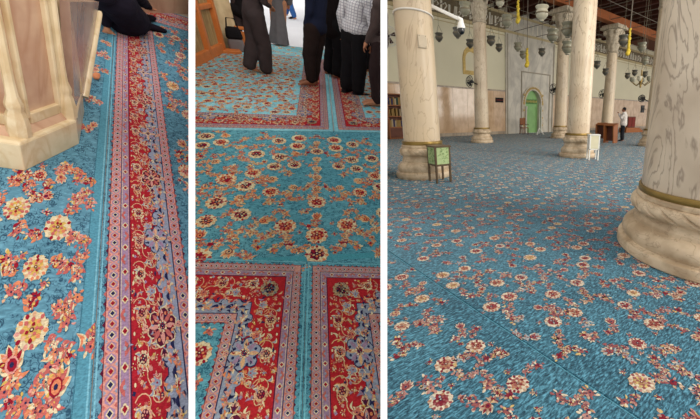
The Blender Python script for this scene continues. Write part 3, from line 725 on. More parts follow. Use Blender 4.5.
g = MB(); g.hexa([(x, .2, z) for x, z in A], [(x, .25, z) for x, z in A]); g.build('back_panel', mat('niche_green', (150, 196, 128), rough=.5, var=.12, scale=2), t, smooth=False)
g = MB(); zb = wall_at(531, 101.5)[1]; wbox(g, nc - nr * .86, nc + nr * .86, zb - .18, zb + .18, .16, .2); q = g; q.m = 1
for i in range(9): g.tube([(nc - nr * .8 + i * nr * .19, .15, zb - .1), (nc - nr * .75 + i * nr * .19, .15, zb + .1), (nc - nr * .68 + i * nr * .19, .15, zb - .02)], .035, 6)
g.build('script_band', [mat('niche_band_green', (96, 140, 84)), mat('niche_script_gold', (214, 196, 120))], t)
g = MB(); Ao = arch(nc, nr * 1.42, 0, nz, nt + (nt - nz) * .32); 
n = len(A); g.add([(x, -.2, z) for x, z in A] + [(x, -.2, z) for x, z in Ao] + [(x, -.1, z) for x, z in Ao], [(i, i + 1, n + i + 1, n + i) for i in range(n - 1)] + [(n + i, n + i + 1, 2 * n + i + 1, 2 * n + i) for i in range(n - 1)])
fr = g.build('arch_frame', marble('niche_frame_stone', (216, 206, 186), (170, 150, 120), scale=2), t, smooth=False)
g = MB()
for i in range(1, n - 1):
    x = (A[i][0] + Ao[i][0]) / 2; z = (A[i][1] + Ao[i][1]) / 2; g.box((x, -.215, z), (.13, .04, .13), rot=Matrix.Rotation(pi / 4, 3, 'Y'))
for z in (.6, 1.2, 1.8, 2.4, 3.0):
    for q in (-1, 1): g.box((nc + q * nr * 1.21, -.215, z), (.13, .04, .13), rot=Matrix.Rotation(pi / 4, 3, 'Y'))
g.build('arch_inlay', mat('arch_inlay_gold', (196, 164, 100)), fr, smooth=False)['kind'] = 'stuff'
for q in (-1, 1):
    g = MB(); g.lathe([(.1, 0), (.1, .12), (.07, .16), (.065, nz - .5), (.09, nz - .4), (.11, nz - .2)], 14, c=(nc + q * nr * 1.0, -.27, 0)); g.build('colonnette', mat('colonnette_white', (220, 214, 200)), t)
# rectangular moulding round the niche
g = MB(); x0, x1 = wall_at(520, 80)[0], wall_at(549, 80)[0]; zt = wall_at(535, 73)[1]
for a, b, c, d in ((x0, x0 + .09, 0, zt), (x1 - .09, x1, 0, zt), (x0 + .09, x1 - .09, zt - .09, zt)): wbox(g, a, b, c, d, -.17, -.12)
for a, b, c, d in ((sC0 + .1, sC0 + .2, 0, 7.1), (sC1 - .2, sC1 - .1, 0, 7.1)): wbox(g, a, b, c, d, -.16, -.12)
tag(g.build('trim_3', mat('niche_moulding', (166, 156, 138)), None, M=WM(0, 0), smooth=False), kind='structure')

# gilded blind arch left of the second column
s0, z0 = wall_at(463, 74); s1, z1 = wall_at(479, 74); zt = wall_at(470, 47)[1]; zsx = wall_at(470, 60)[1]
c = (s0 + s1) / 2; r = (s1 - s0) / 2
g = MB(); Ai = arch(c, r * .72, z0, zsx, zt - .3); Ao = arch(c, r, z0, zsx, zt); n = len(Ai)
g.add([(x, -.07, z) for x, z in Ai] + [(x, -.07, z) for x, z in Ao] + [(x, 0, z) for x, z in Ao] + [(x, 0, z) for x, z in Ai], [(i, i + 1, n + i + 1, n + i) for i in range(n - 1)] + [(n + i, n + i + 1, 2 * n + i + 1, 2 * n + i) for i in range(n - 1)] + [(i, i + 1, 3 * n + i + 1, 3 * n + i) for i in range(n - 1)] + [(0, n, 2 * n, 3 * n), (n - 1, 2 * n - 1, 3 * n - 1, 4 * n - 1)])
wbox(g, c - r * .8, c + r * .8, z0, z0 + .25, -.07, 0)
tag(g.build('blind_arch', mat('gilded_plaster', (206, 176, 110), var=.25, scale=5), None, M=WM(0, 0), smooth=False), 'gilded pointed blind arch on the plaster wall behind the second column', 'wall ornament')

# ceiling: beams on the rows of capitals, joists across them, boards above
WOODR = mat('ceiling_boards', (96, 48, 30), rough=.8, var=.2, scale=3); WOODB = mat('ceiling_beam_wood', (150, 84, 44), rough=.7, var=.2, scale=4); WOODD = mat('ceiling_joist_wood', (74, 38, 26), rough=.8, var=.2)
rowA = uv3(2.17, 10.6)[1]; rowB = uv3(3.1, 20.7)[1]; rowC = VW + .1
uL = -8
def clipu(v, D0=0):      # left end (u) of anything running along a row, at the dividing wall
    n = ray(384.5, PPY).cross(cD).normalized(); n = n if n.x > 0 else -n
    P = e2 * v; return ((CAM - P).dot(n)) / e1.dot(n)
cb = MB()
P = [e1 * clipu(rowA - .6) + e2 * (rowA - .6), e1 * 46 + e2 * (rowA - .6), e1 * 46 + e2 * (rowC + .5), e1 * clipu(rowC + .5) + e2 * (rowC + .5)]
cb.hexa([(p.x, p.y, 8.98) for p in P], [(p.x, p.y, 9.2) for p in P]); tag(cb.build('ceiling', WOODR, None, smooth=False), kind='structure')
for k, v in enumerate((rowA, rowB)):
    b = MB(); a = clipu(v) + .4; b.bar(e1 * a + e2 * v + V((0, 0, 7.5)), e1 * 44 + e2 * v + V((0, 0, 7.5)), .5, .5)
    tag(b.build('ceiling_beam', WOODB, None, smooth=False, bevel=.02), ('long timber beam carried by the column row with the carved capitals', 'long timber beam above the nearer column row')[1 - k if k == 0 else 0], 'ceiling beam', 'long timber beams on the column rows')
first = None
for i in range(34):
    u = -5 + i * 1.15; va = rowA - .5; vb = rowC
    a = e1 * u + e2 * va; 
    # joists start right of the dividing wall
    n = ray(384.5, PPY).cross(cD).normalized(); n = n if n.x > 0 else -n
    if (a - CAM).dot(n) < .3 and (e1 * u + e2 * vb - CAM).dot(n) < .3: continue
    if (e1 * u + e2 * vb + V((0, 0, 8.2)) - CAM).dot(n) < .2:
        d = ((CAM - (e1 * u + V((0, 0, 8.2)))).dot(n) + .2) / e2.dot(n); vb = min(vb, d)
    if vb - va < 1: continue
    b = MB(); b.bar(e1 * u + e2 * va + V((0, 0, 8.72)), e1 * u + e2 * vb + V((0, 0, 8.72)), .24, .5)
    o = tag(b.build('ceiling_joist', WOODD, None, smooth=False), 'deep dark timber joist running across under the ceiling boards', 'ceiling joist', 'timber joists of the ceiling')
ROD = mat('tie_rod_iron', (112, 102, 90), rough=.6, metal=.2, var=.05)
for i, u in enumerate((9.0, 11.4, 13.8, 16.2, 18.6, 21, 24, 27)):
    b = MB(); b.tube([e1 * u + e2 * (rowA) + V((0, 0, 7.35)), e1 * u + e2 * rowC + V((0, 0, 7.35))], .022, 6)
    tag(b.build('tie_rod', ROD, None), 'thin grey iron tie rod crossing the hall below the joists', 'tie rod', 'iron tie rods under the ceiling')
for i, v in enumerate((rowB + 2.2, rowB - 2.2, rowB - 4.4)):
    b = MB(); b.tube([e1 * (clipu(v) + .6) + e2 * v + V((0, 0, 7.25)), e1 * 40 + e2 * v + V((0, 0, 7.25))], .016, 6)
    tag(b.build('lamp_cable', ROD, None), 'long grey cable running along the hall parallel to the wall', 'cable', 'cables strung along the hall')

# lanterns, cords and their suspension
LG = {'grey': mat('lantern_glass_grey', (132, 128, 108), rough=.25, spec=.6), 'pale': mat('lantern_glass_pale', (186, 180, 158), rough=.2, spec=.6), 'dark': mat('lantern_glass_dark', (84, 80, 70), rough=.3, spec=.6)}
CH = mat('lantern_chain', (120, 110, 90), rough=.5, metal=.5)
def lantern(px, py, hpx, kind, label, size=.5, shrink=.8, ceil=8.5):
    D = size * F / hpx / cos(PITCH) ; d = ray(px, py); p = CAM + d * (D / F * 1.0)
    k = size / .5 * shrink; t = thing('hanging_lantern', B3, p, label, 'lantern', group='glass lanterns hanging in the hall')
    g = MB(); g.lathe([(.07 * k, -.27 * k), (.09 * k, -.26 * k), (.08 * k, -.22 * k), (.15 * k, -.18 * k), (.23 * k, -.08 * k), (.25 * k, .02 * k), (.22 * k, .1 * k), (.2 * k, .13 * k), (.26 * k, .23 * k), (.255 * k, .25 * k), (.19 * k, .13 * k)], 20, cap=True); o = g.build('glass_bowl', LG[kind], t)
    g = MB(); g.lathe([(.25 * k, -.03 * k), (.262 * k, -.01 * k), (.262 * k, .02 * k), (.25 * k, .03 * k)], 20, cap=False); g.build('band', CH, o)
    g = MB()
    for q in range(3):
        a = q * 2 * pi / 3 + .4; g.tube([(.25 * k * cos(a), .25 * k * sin(a), .24 * k), (0, 0, .75 * k)], .009 * k, 4)
    g.tube([(0, 0, .75 * k), (0, 0, max(.8 * k, ceil - p.z))], .007, 4); g.build('chain', CH, t)
    return t
for a in ((439, 37.5, 10, 'dark', 'small dark lantern right of the left column, against the upper wall'), (457.5, 33, 12, 'dark', 'dark lantern just left of the black camera dome'), (465, 9.5, 15, 'grey', 'large grey lantern above the camera dome, cut by the top of the view'),
          (470, 44, 10, 'dark', 'dark lantern half hidden by the left edge of the second column'), (491, 41, 11, 'dark', 'dark lantern touching the right edge of the second column'), (499, 48, 9, 'dark', 'small dark lantern lowest to the right of the second column'),
          (507, 21.5, 14, 'grey', 'large grey lantern on spread chains left of the yellow wrapped cord'), (500, 2, 12, 'pale', 'pale lantern cut by the top edge between column and yellow cord'), (517.8, 47, 10, 'grey', 'grey lantern above and left of the prayer niche'), (523, 55, 9, 'grey', 'small grey lantern beside the lower yellow cord'),
          (542, 13.5, 17, 'pale', 'large pale lantern hanging left of the carved capital'), (541.8, 52.5, 9, 'dark', 'small dark lantern directly above the niche moulding'), (552.7, 36, 15, 'grey', 'tall clear lantern touching the left side of the carved capital'), (568, 30, 17, 'grey', 'large grey lantern in front of the carved capital'),
          (567.5, 48, 15, 'grey', 'grey lantern under the carved capital of the middle columns'), (623.6, 41, 13, 'dark', 'dark lantern left of the long yellow cord'), (642, 47.5, 11, 'grey', 'grey lantern between the yellow cord and the huge column'), (645, 61, 9, 'grey', 'grey lantern lower down beside the narrow column'),
          (597, 65, 9, 'dark', 'dark lantern against the wall right of the middle column'), (605.5, 72, 8, 'dark', 'small dark lantern left of the far capital column'), (627.5, 76, 7, 'dark', 'tiny dark lantern right of the far capital column'), (634.7, 73, 7, 'dark', 'tiny dark lantern above the brass chandelier'), (645, 74.5, 7, 'dark', 'tiny dark lantern left of the narrow column shaft')):
    lantern(*a)
YEL = mat('yellow_wrapping', (206, 178, 58), rough=.6, var=.15, scale=12)
def cord(px, y0, y1, D, label, top=8.5):
    a = B3.Mi @ (CAM + ray(px[0], y0) * (D / F)); b = B3.Mi @ (CAM + ray(px[1], y1) * (D / F))
    t = thing('wrapped_cord', B3, b, label, 'wrapped cord', group='cords wrapped in yellow cloth'); L = a.z - b.z; k = D / F
    g = MB(); n = 26; g.tube([(.35 * k * sin(i * 1.3), .35 * k * cos(i * 1.1), L * i / n) for i in range(n + 1)], [k * (1.35 if i < n * .75 else 1.0) * (1 + .22 * sin(i * 2.1)) * (.75 + .25 * (i > 3)) for i in range(n + 1)], 10); g.build('wrapping', YEL, t)
    g = MB(); g.ball((-.4 * k, 0, .6 * k), (2.2 * k, 2.0 * k, 2.3 * k), 14, 10); g.ball((.8 * k, .3 * k, 2.5 * k), (1.7 * k, 1.6 * k, 2.4 * k), 12, 8); g.build('bundle', YEL, t)
    g = MB(); g.tube([(0, 0, L), (0, 0, max(L + .3, top - b.z))], .02, 6); g.build('cord', ROD, t)
cord((518.5, 518), 2, 22, 12.5, 'short yellow-wrapped cord with round bundle near the top centre'); cord((527.5, 527), 49, 66, 17, 'yellow-wrapped cord hanging low above the prayer niche'); cord((630, 628), 30, 54, 13, 'long yellow-wrapped cord hanging before the timber beam at right')

# chandelier far right of the hall
p = CAM + ray(641, 80) * (17.5 / F); t = thing('chandelier', B3, p, 'brass branched chandelier with glass cups left of the narrow column', 'chandelier')
g = MB(); g.lathe([(.03, -.4), (.06, -.3), (.04, -.2), (.09, 0), (.04, .2), (.03, .5)], 14); g.build('stem', BRASS, t)
for k in range(6):
    a = k * pi / 3; g = MB(); g.tube([(0, 0, -.1), (.25 * cos(a), .25 * sin(a), -.28), (.5 * cos(a), .5 * sin(a), -.1)], .022, 6); o = g.build('arm', BRASS, t)
    g = MB(); g.lathe([(.04, -.1), (.11, -.02), (.12, .12), (.1, .14)], 12, c=(.5 * cos(a), .5 * sin(a), 0)); g.build('glass_cup', LG['grey' if k % 2 else 'pale'], o)
g = MB(); g.tube([(0, 0, .5), (0, 0, 8.3 - p.z)], .014, 4); g.build('chain', CH, t)

# wall-mounted fans
FB = mat('fan_dark', (46, 44, 44), rough=.5); FW = mat('fan_cage_white', (206, 202, 194), rough=.4)
def fan(px, py, D, r, label, yaw, white=False, bracket=(.35, 0, 0)):
    p = CAM + ray(px, py) * (D / F); t = thing('oscillating_fan', B3, p, label, 'fan', rz=yaw, group='fans mounted in the hall')
    g = MB()
    for k in range(20): a = k * pi / 10; g.tube([(r * .15 * cos(a), -.09, r * .15 * sin(a)), (r * .8 * cos(a), -.08, r * .8 * sin(a)), (r * cos(a), 0, r * sin(a)), (r * .6 * cos(a), .08, r * .6 * sin(a))], .005, 4)
    for q, y in ((1, 0), (.8, -.08), (.15, -.09)): g.tube([(r * q * cos(i * pi / 14), y, r * q * sin(i * pi / 14)) for i in range(29)], .022 if white and q == 1 else .011, 5)
    g.build('cage', FW if white else FB, t)
    g = MB()
    for k in range(4):
        a = k * pi / 2 + .3; c, s = cos(a), sin(a); g.hexa([(r * .12 * c, -.03, r * .12 * s), (r * .75 * cos(a - .3), -.04, r * .75 * sin(a - .3)), (r * .82 * cos(a + .35), .03, r * .82 * sin(a + .35)), (r * .14 * cos(a + .8), .02, r * .14 * sin(a + .8))], [(r * .12 * c, -.02, r * .12 * s), (r * .75 * cos(a - .3), -.03, r * .75 * sin(a - .3)), (r * .82 * cos(a + .35), .04, r * .82 * sin(a + .35)), (r * .14 * cos(a + .8), .03, r * .14 * sin(a + .8))])
    g.build('blades', mat('fan_blade', (66, 42, 36)) if white else FB, t, smooth=False)
    g = MB(); g.lathe([(.05, -.06), (.075, 0), (.07, .14), (.03, .18)], 14); 
    m_ = MB(); m_.ball((0, .1, 0), (.075, .12, .075), 12, 8); m_.build('motor', FB, t)
    b = MB(); b.tube([(0, .15, 0), V(bracket) * .5 + V((0, .17, -.08)), V(bracket) + V((0, .2, -.12))], .025, 6); b.build('bracket', FB, t)
fan(388.6, 36, 17.5, .5, 'round white-rimmed fan at the far left behind the left column', .5, True, (0, 1.0, 0))
fan(469.8, 81.5, 15.4, .27, 'dark fan on the left side of the second column shaft', -.9, False, (.2, .1, 0))
fan(553.3, 89, 19.6, .3, 'dark fan left of the carved-capital column behind the middle column', -.8, False, (.3, .1, 0))
fan(602.5, 94, 23.0, .3, 'dark fan on the far column left of the book desks', -.8, False, (.4, .1, 0))
fan(641.8, 98.5, 14.0, .15, 'small dark fan beside the narrow column at right', -.9, False, (.2, .1, 0))
t = thing('wall_speaker', B3, CAM + ray(642.5, 109) * (14.0 / F), 'small black speaker box under the fan beside the narrow column', 'speaker'); g = MB(); g.box((0, 0, 0), (.13, .12, .3)); g.build('cabinet', FB, t, bevel=.01); g = MB(); g.lathe([(.045, 0), (.05, .01), (.03, .012)], 14); o = g.build('cone', mat('speaker_cone', (30, 30, 30)), t); o.matrix_local = Matrix.Translation((0, -.062, 0)) @ Matrix.Rotation(pi / 2, 4, 'X'); g = MB(); g.bar((0, .05, 0), (.22, .2, 0), .03, .03); g.build('bracket', FB, t)

# things on the left column
cc = V((-1.84, 6.95, 0)); cy = 6.92
def on_depth(px, py, D): return CAM + ray(px, py) * (D / F)
pc = on_depth(410, 13, 6.0); rr = .362
g = MB(); g.tube([(cc.x + rr * cos(i * pi / 24), cc.y + rr * sin(i * pi / 24), 3.07 + .03 * cos(i * pi / 24 + 2)) for i in range(49)], .017, 8)
tag(g.build('tied_cable', mat('white_cable', (216, 210, 200)), None), 'white cable tied round the left marble column near the top', 'cable')
a = B3.depth(423, 41, 6.62)
hit = cc - V((cc.x - a.x, cc.y - a.y, 0)).normalized() * .362; yaw = atan2(-(cc.x - a.x), (cc.y - a.y))
t = thing('cover_plate', B3, (hit.x, hit.y, a.z), 'square pale cover plate fixed on the left column below the cable', 'cover plate', rz=yaw)
g = MB(); g.box((0, 0, 0), (.16, .05, .22)); g.build('plate', mat('cover_plate_beige', (200, 184, 160)), t, bevel=.006); g = MB()
for x, z in ((-.06, .09), (.06, .09), (-.06, -.09), (.06, -.09)): g.ball((x, -.026, z), .007, 8, 6)
g.build('screws', BRASS, t)
t = thing('security_camera', B3, on_depth(461, 29, 6.3), 'black dome camera on a long white arm right of the left column', 'security camera')
p0 = on_depth(461, 29, 6.3)
def rel(px, py, D): return on_depth(px, py, D) - p0
WH = mat('camera_white_metal', (232, 230, 224), rough=.35, var=.02)
g = MB(); g.bar(rel(426, 3.5, 6.3), rel(459, 19, 6.3), .05, .06); g.build('arm', WH, t, bevel=.01)
g = MB(); g.tube([rel(458, 18, 6.3), rel(461, 20, 6.3), rel(461.5, 24, 6.3)], [.035, .045, .05], 12); g.lathe([(.04, .12), (.06, .08), (.078, .02), (.078, -.01)], 20, c=rel(461.2, 28, 6.3)); g.build('housing', WH, t)
g = MB(); g.ball(rel(461.2, 30.5, 6.3), (.07, .07, .075), 20, 12); g.build('dome', mat('camera_dome_black', (16, 16, 18), rough=.1, spec=.8, var=0), t)

# green-panelled stand beside the left column
def boxed_stand(label, FL, FR, BL, top, boxh, legm, panm, extra=False, group=None):
    O = FL; ex = (FR - FL); ey = (BL - FL); w_, d_ = ex.length, min(ey.length, ex.length * 1.1); rz = atan2(ex.y, ex.x)
    ey = V((-ex.y, ex.x, 0)).normalized() * d_
    t = thing('boxed_stand', B3, (O + (ex + ey) / 2), label, 'stand', rz=rz)
    for x in (-1, 1):
        for y in (-1, 1): g = MB(); g.box((x * (w_ / 2 - .018), y * (d_ / 2 - .018), top / 2), (.036, .036, top)); g.build('leg', legm, t, bevel=.004)
    g = MB(); g.box((0, 0, top - .012), (w_ + .02, d_ + .02, .03)); g.build('lid', legm, t, bevel=.004); g = MB(); g.box((0, 0, top - boxh), (w_, d_, .03)); g.build('bottom_board', legm, t, bevel=.004)
    for k in range(4):
        a = k * pi / 2; L = w_ if k % 2 == 0 else d_; off = (d_ if k % 2 == 0 else w_) / 2 - .012
        g = MB(); R = Matrix.Rotation(a, 3, 'Z'); g.box(R @ V((0, -off, 0)) + V((0, 0, top - boxh / 2)), (L - .06, .012, boxh - .04), rot=R)
        o = g.build('side_panel', panm[k % 2], t)
        if extra:
            h = MB(); rr_ = random.Random(k)
            for q in range(26):
                x = (rr_.random() - .5) * (L - .12); z = (rr_.random() - .5) * (boxh - .1); c = R @ V((x, -off - .008, 0)) + V((0, 0, top - boxh / 2 + z))
                h.tube([c, c + R @ V((.02, 0, .02)), c + R @ V((.035, 0, 0)), c + R @ V((.02, 0, -.02))], .004, 5)
            h.build('floral_tracery', mat('stand_tracery', (110, 140, 84)), o)
    return t
GP = mat('stand_green_panel', (176, 194, 140), var=.15, scale=20); BR = mat('stand_bronze', (96, 78, 58), rough=.4, metal=.3)
boxed_stand('square stand with pale green patterned panels and dark bronze legs beside the left column', B3.at(436.8, 184), B3.at(452, 182), B3.at(428, 179.5), .70, .36, BR, (GP, mat('stand_green_panel_shaded', (150, 168, 118), var=.15, scale=20)), True)  # side panels repeat the green darker, shade put into the colour
WS = mat('stand_white', (226, 224, 216), rough=.5)
boxed_stand('white boxed stand with cream panel beside the middle column', B3.at(588.5, 160.5), B3.at(598.5, 160.5), B3.at(590.5, 158.6), .74, .42, WS, (mat('stand_cream_panel', (214, 206, 176)), WS))

# wooden pieces in the distance
OAK = mat('honey_wood', (142, 84, 44), rough=.5, var=.2, scale=5); DOAK = mat('dark_red_wood', (98, 52, 34), rough=.5, var=.2, scale=5); RED = mat('red_cloth_panel', (110, 40, 32), rough=.8)
s0 = wall_at(384.8, 120)[0]; s1 = wall_at(404, 120)[0]; zt = wall_at(395, 94)[1]
t = thing('bookcase', B3, (0, 0, 0), 'reddish wooden bookcase against the far wall left of the left column', 'bookcase', M=B3.Mi @ WM(0, 0)); hh = zt
for x in (s0 + .03, s1 - .03): g = MB(); wbox(g, x - .03, x + .03, 0, hh, -.5, -.06); g.build('side_panel', OAK, t, smooth=False)
g = MB(); wbox(g, s0 + .06, s1 - .06, 0, hh, -.1, -.06); g.build('back_panel', DOAK, t, smooth=False)
for k in range(5): g = MB(); z = .06 + (hh - .1) * k / 4; wbox(g, s0 + .06, s1 - .06, z - .03, z + .03, -.48, -.1); g.build('shelf', OAK, t, smooth=False)
g = MB(); wbox(g, s0 + .06, s1 - .06, .12, hh * .25, -.46, -.44); g.build('door', DOAK, t, smooth=False)
# books on its shelves
bi = random.Random(9); bc = [(120, 40, 34), (44, 70, 60), (150, 120, 70), (60, 54, 84), (170, 150, 120)]
for k in (1, 2, 3):
    z = .06 + (hh - .1) * k / 4 + .031; x = s0 + .12
    while x < s1 - .16:
        wd = .06 + .05 * bi.random(); h = (.34 + .1 * bi.random()) if hh > 2 else .2
        if bi.random() < .8:
            g = MB(); wbox(g, x, x + wd, z, z + h, -.42, -.15); o = g.build('book', mat('book_cover_%d' % bi.randrange(5), bc[bi.randrange(5)]), None, M=WM(0, 0), smooth=False); tag(o, 'upright book standing in the far wooden bookcase', 'book', 'books in the far bookcase')
        x += wd + .012
# sign
s0, z0 = wall_at(495, 102.3); s1, z1 = wall_at(502.5, 98); t = thing('wall_sign', B3, (0, 0, 0), 'small black rectangular sign on the marble wall right of the second column', 'sign', M=B3.Mi @ WM(0, 0))
g = MB(); wbox(g, s0, s1, z0, z1, -.1, -.05); g.build('panel', mat('sign_black', (24, 22, 24)), t, smooth=False); g = MB()
for k in range(5): wbox(g, s0 + .06 + k * (s1 - s0 - .1) / 5, s0 + .06 + (k + .6) * (s1 - s0 - .1) / 5, (z0 + z1) / 2 - .03, (z0 + z1) / 2 + .04, -.105, -.1)
g.build('display', mat('sign_red_blocks', (120, 40, 36), var=0), t, smooth=False)  # row of plain dark red blocks on the sign
# chair by the niche
p = B3.at(524, 134.2); t = thing('wooden_chair', B3, p, 'small brown wooden chair left of the prayer niche', 'chair', rz=.5)
g = MB(); g.box((0, 0, .48), (.5, .5, .06)); g.build('seat', OAK, t, bevel=.01); g = MB(); g.box((.0, .24, .95), (.5, .05, .5)); g.build('backrest', OAK, t, bevel=.01)
for x in (-.22, .22):
    for y in (-.22, .24): g = MB(); g.box((x, y, .24 if y < 0 else .5), (.05, .05, .48 if y < 0 else 1.0)); g.build('leg', DOAK, t)
for x in (-.25, .25): g = MB(); g.box((x, 0, .7), (.05, .5, .05)); g.build('armrest', DOAK, t)
# folding easel-like white stand in front of niche
p = B3.at(539, 135); t = thing('microphone_stand', B3, p, 'thin white stand at the right side of the prayer niche', 'stand')
g = MB(); g.tube([(0, 0, .1), (0, 0, 2.2)], .03, 8); g.build('pole', WS, t)
for k in range(3): g = MB(); a = k * 2.1; g.tube([(0, 0, .5), (.35 * cos(a), .35 * sin(a), .02)], .035, 6); g.build('leg', WS, t)
# book desks
def desk(pxL, pxR, top, label, rz, D=.5):
    p = (pxL + pxR) / 2; w_ = (pxR - pxL).length
    t = thing('book_desk', B3, p, label, 'book desk', rz=rz, group='low wooden book desks')
    for q in (-1, 1):
        g = MB(); g.hexa([(q * w_ / 2 - .03, -D / 2, 0), (q * w_ / 2 + .03, -D / 2, 0), (q * w_ / 2 + .03, D / 2, 0), (q * w_ / 2 - .03, D / 2, 0)], [(q * w_ / 2 - .03, -D / 2 - .12, top * .86), (q * w_ / 2 + .03, -D / 2 - .12, top * .86), (q * w_ / 2 + .03, D / 2 - .1, top), (q * w_ / 2 - .03, D / 2 - .1, top)]); g.build('side_board', OAK, t, bevel=.01)
    g = MB(); g.box((0, 0, top * .5), (w_ - .06, .04, top * .8)); g.build('back_board', DOAK, t)
    g = MB(); g.box((0, -.08, top * .93), (w_ + .1, D, .04), rot=Matrix.Rotation(radians(12), 3, 'X')); g.build('desk_top', OAK, t, bevel=.008)
desk(B3.at(598, 140.5), B3.at(603.5, 140.2), .95, 'wooden book desk just right of the middle column, farther one', -.5)
desk(B3.at(607, 143), B3.at(613.5, 142.6), .95, 'nearer honey-coloured book desk left of the standing person', -.75, .45)
# minbar-like wooden structure behind the person
s0 = wall_at(618, 120)[0]; p = B3.at(627, 133); t = thing('wooden_pulpit', B3, p, 'wooden pulpit with arched gilt back and dark red doors behind the standing person', 'pulpit', M=Matrix.Translation(B3.at(625, 132.5)) @ Matrix.Rotation(.55, 4, 'Z') @ Matrix.Scale(.66, 4))
g = MB(); g.box((.8, 0, .3), (2.6, 1.2, .6)); g.build('platform', OAK, t, bevel=.02)
for k in range(3): g = MB(); g.box((2.28 + k * .35, 0, .42 - k * .14), (.36, 1.2, .05)); g.box((2.28 + k * .35, 0, .2 - k * .07), (.34, 1.1, .4 - k * .14)); g.build('step', OAK, t)
g = MB(); A = arch(-.3, .42, .6, 1.9, 2.6); g.hexa([(x, .05, z) for x, z in A], [(x, .15, z) for x, z in A]); o = g.build('arched_back', mat('gilt_orange_wood', (196, 122, 50), var=.1), t, smooth=False)
g = MB(); g.box((1.3, .3, 1.3), (1.5, .3, 1.4)); g.build('cabinet', DOAK, t, bevel=.02)
for x in (.95, 1.65): g = MB(); g.box((x, .13, 1.3), (.6, .05, 1.15)); g.build('door', RED, t, bevel=.01)

# standing visitor
p = B3.at(622, 141.3); M = Matrix.Translation(p) @ Matrix.Rotation(radians(62), 4, 'Z')
J = standing(elL=(-.26, .1, 1.2), wrL=(-.12, .27, 1.42), elR=(.26, .1, 1.2), wrR=(.12, .28, 1.42), head=(0, .04, 1.62))
make_person(B3, M, J, 'person in white shirt and dark trousers standing with raised hands by the book desks', SKIN2, HAIR, top=(cloth('white_shirt_cloth', (206, 198, 190)), .8, .17, .075), legs=(cloth('black_trouser_cloth', (34, 34, 38)), (.125, .095, .085)), shoes=(cloth('black_sock', (26, 26, 28)), 'sock'), vox=.014)

# =================================================================== BAY 2: visitors on the carpets by the open doorway
YARNS['b'] = dict(cream=(216, 192, 154), orange=(202, 124, 80), tan=(196, 158, 116), pink=(186, 136, 122), rose=(172, 96, 84), red=(160, 36, 42), teal=(72, 144, 156), teal_light=(108, 172, 182))
PAL2 = [('cream', 'orange', 'rose', 'crimson', 'burgundy'), ('cream', 'tan', 'orange', 'burgundy', 'navy'), ('cream', 'orange', 'tan', 'crimson', 'burgundy')]
base2 = carpet_ground('court_carpet_pile', (76, 138, 152), (94, 154, 166), (30, 80, 100), (1, 1, 1), lines=.9, streak=.25)
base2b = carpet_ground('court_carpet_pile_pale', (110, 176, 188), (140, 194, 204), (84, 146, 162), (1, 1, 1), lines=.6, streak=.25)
def quad_carpet(bay, p00, p10, p01, kv, set_, base, wu, z0=.004):
    """carpet frame from three floor points (corner, along u, along v); wu = width in pattern metres"""
    o = bay.at(*p00) if not isinstance(p00, V) else p00; a = (bay.at(*p10) if not isinstance(p10, V) else p10) - o; b = (bay.at(*p01) if not isinstance(p01, V) else p01) - o
    return o, a, b
def dirs(a, b): return (b - a).normalized()
W2 = (.034, .045, .039, .165, .06, .048)
# directions on the floor
lat_lo = dirs(B2.at(195, 258), B2.at(380, 263.7)); lat_up = dirs(B2.at(195, 131), B2.at(380, 133.8)); L0 = V((0, 1, 0)); KV = 1.36
# lower left carpet: its top right corner is where the seam meets the crossing line
ctr = B2.at(307.3, 261.4); 
k_ = 1.0
cp = Carpet(B2, ctr, lat_lo, L0 * KV, (-2.6, -2.2, -.0015, -.0015), 'b', base2); cp.border(W2, 'LRT', med0=.16, med=.30)
q_ = B2.at(200, 354) - cp.o; uv_ = np.linalg.solve(cp.A.T, np.array([q_.x, q_.y])); cp.rosette(uv_[0], uv_[1], .055, 2, PAL2[0], 1.0); cp.bud(uv_[0] + .01, uv_[1] + .1, .025, 0, 2, PAL2[0]); cp.bud(uv_[0] + .02, uv_[1] - .12, .025, 0, 2, PAL2[0]); cp.finish('carpet', 'red-bordered teal carpet at the bottom left of the middle view', 'red-bordered carpets in the near foreground')
cp = Carpet(B2, ctr, lat_lo, L0 * KV, (.0015, -2.2, 2.4, -.0015), 'b', base2); cp.border(W2, 'LRT', med0=.16, med=.30)
cp.field(.38, -2.2, 2.0, -.38, PAL2, .19, random.Random(6), lodk=(3.2, 6)); cp.finish('carpet', 'red-bordered teal carpet at the bottom right of the middle view', 'red-bordered carpets in the near foreground')
# middle field carpet, mirrored about its long axis
m0 = B2.at(317, 200); 
cu = (B2.at(195, 258) + B2.at(380, 263.7)) / 2; cd = (B2.at(195, 131.6) + B2.at(380, 134.4)) / 2
mid_lat = ((lat_lo + lat_up) / 2).normalized()
c00 = B2.at(192.2, 257.6); c10 = B2.at(383.2, 263.6); c11 = B2.at(383.2, 134.5); c01 = B2.at(192.2, 131.6)
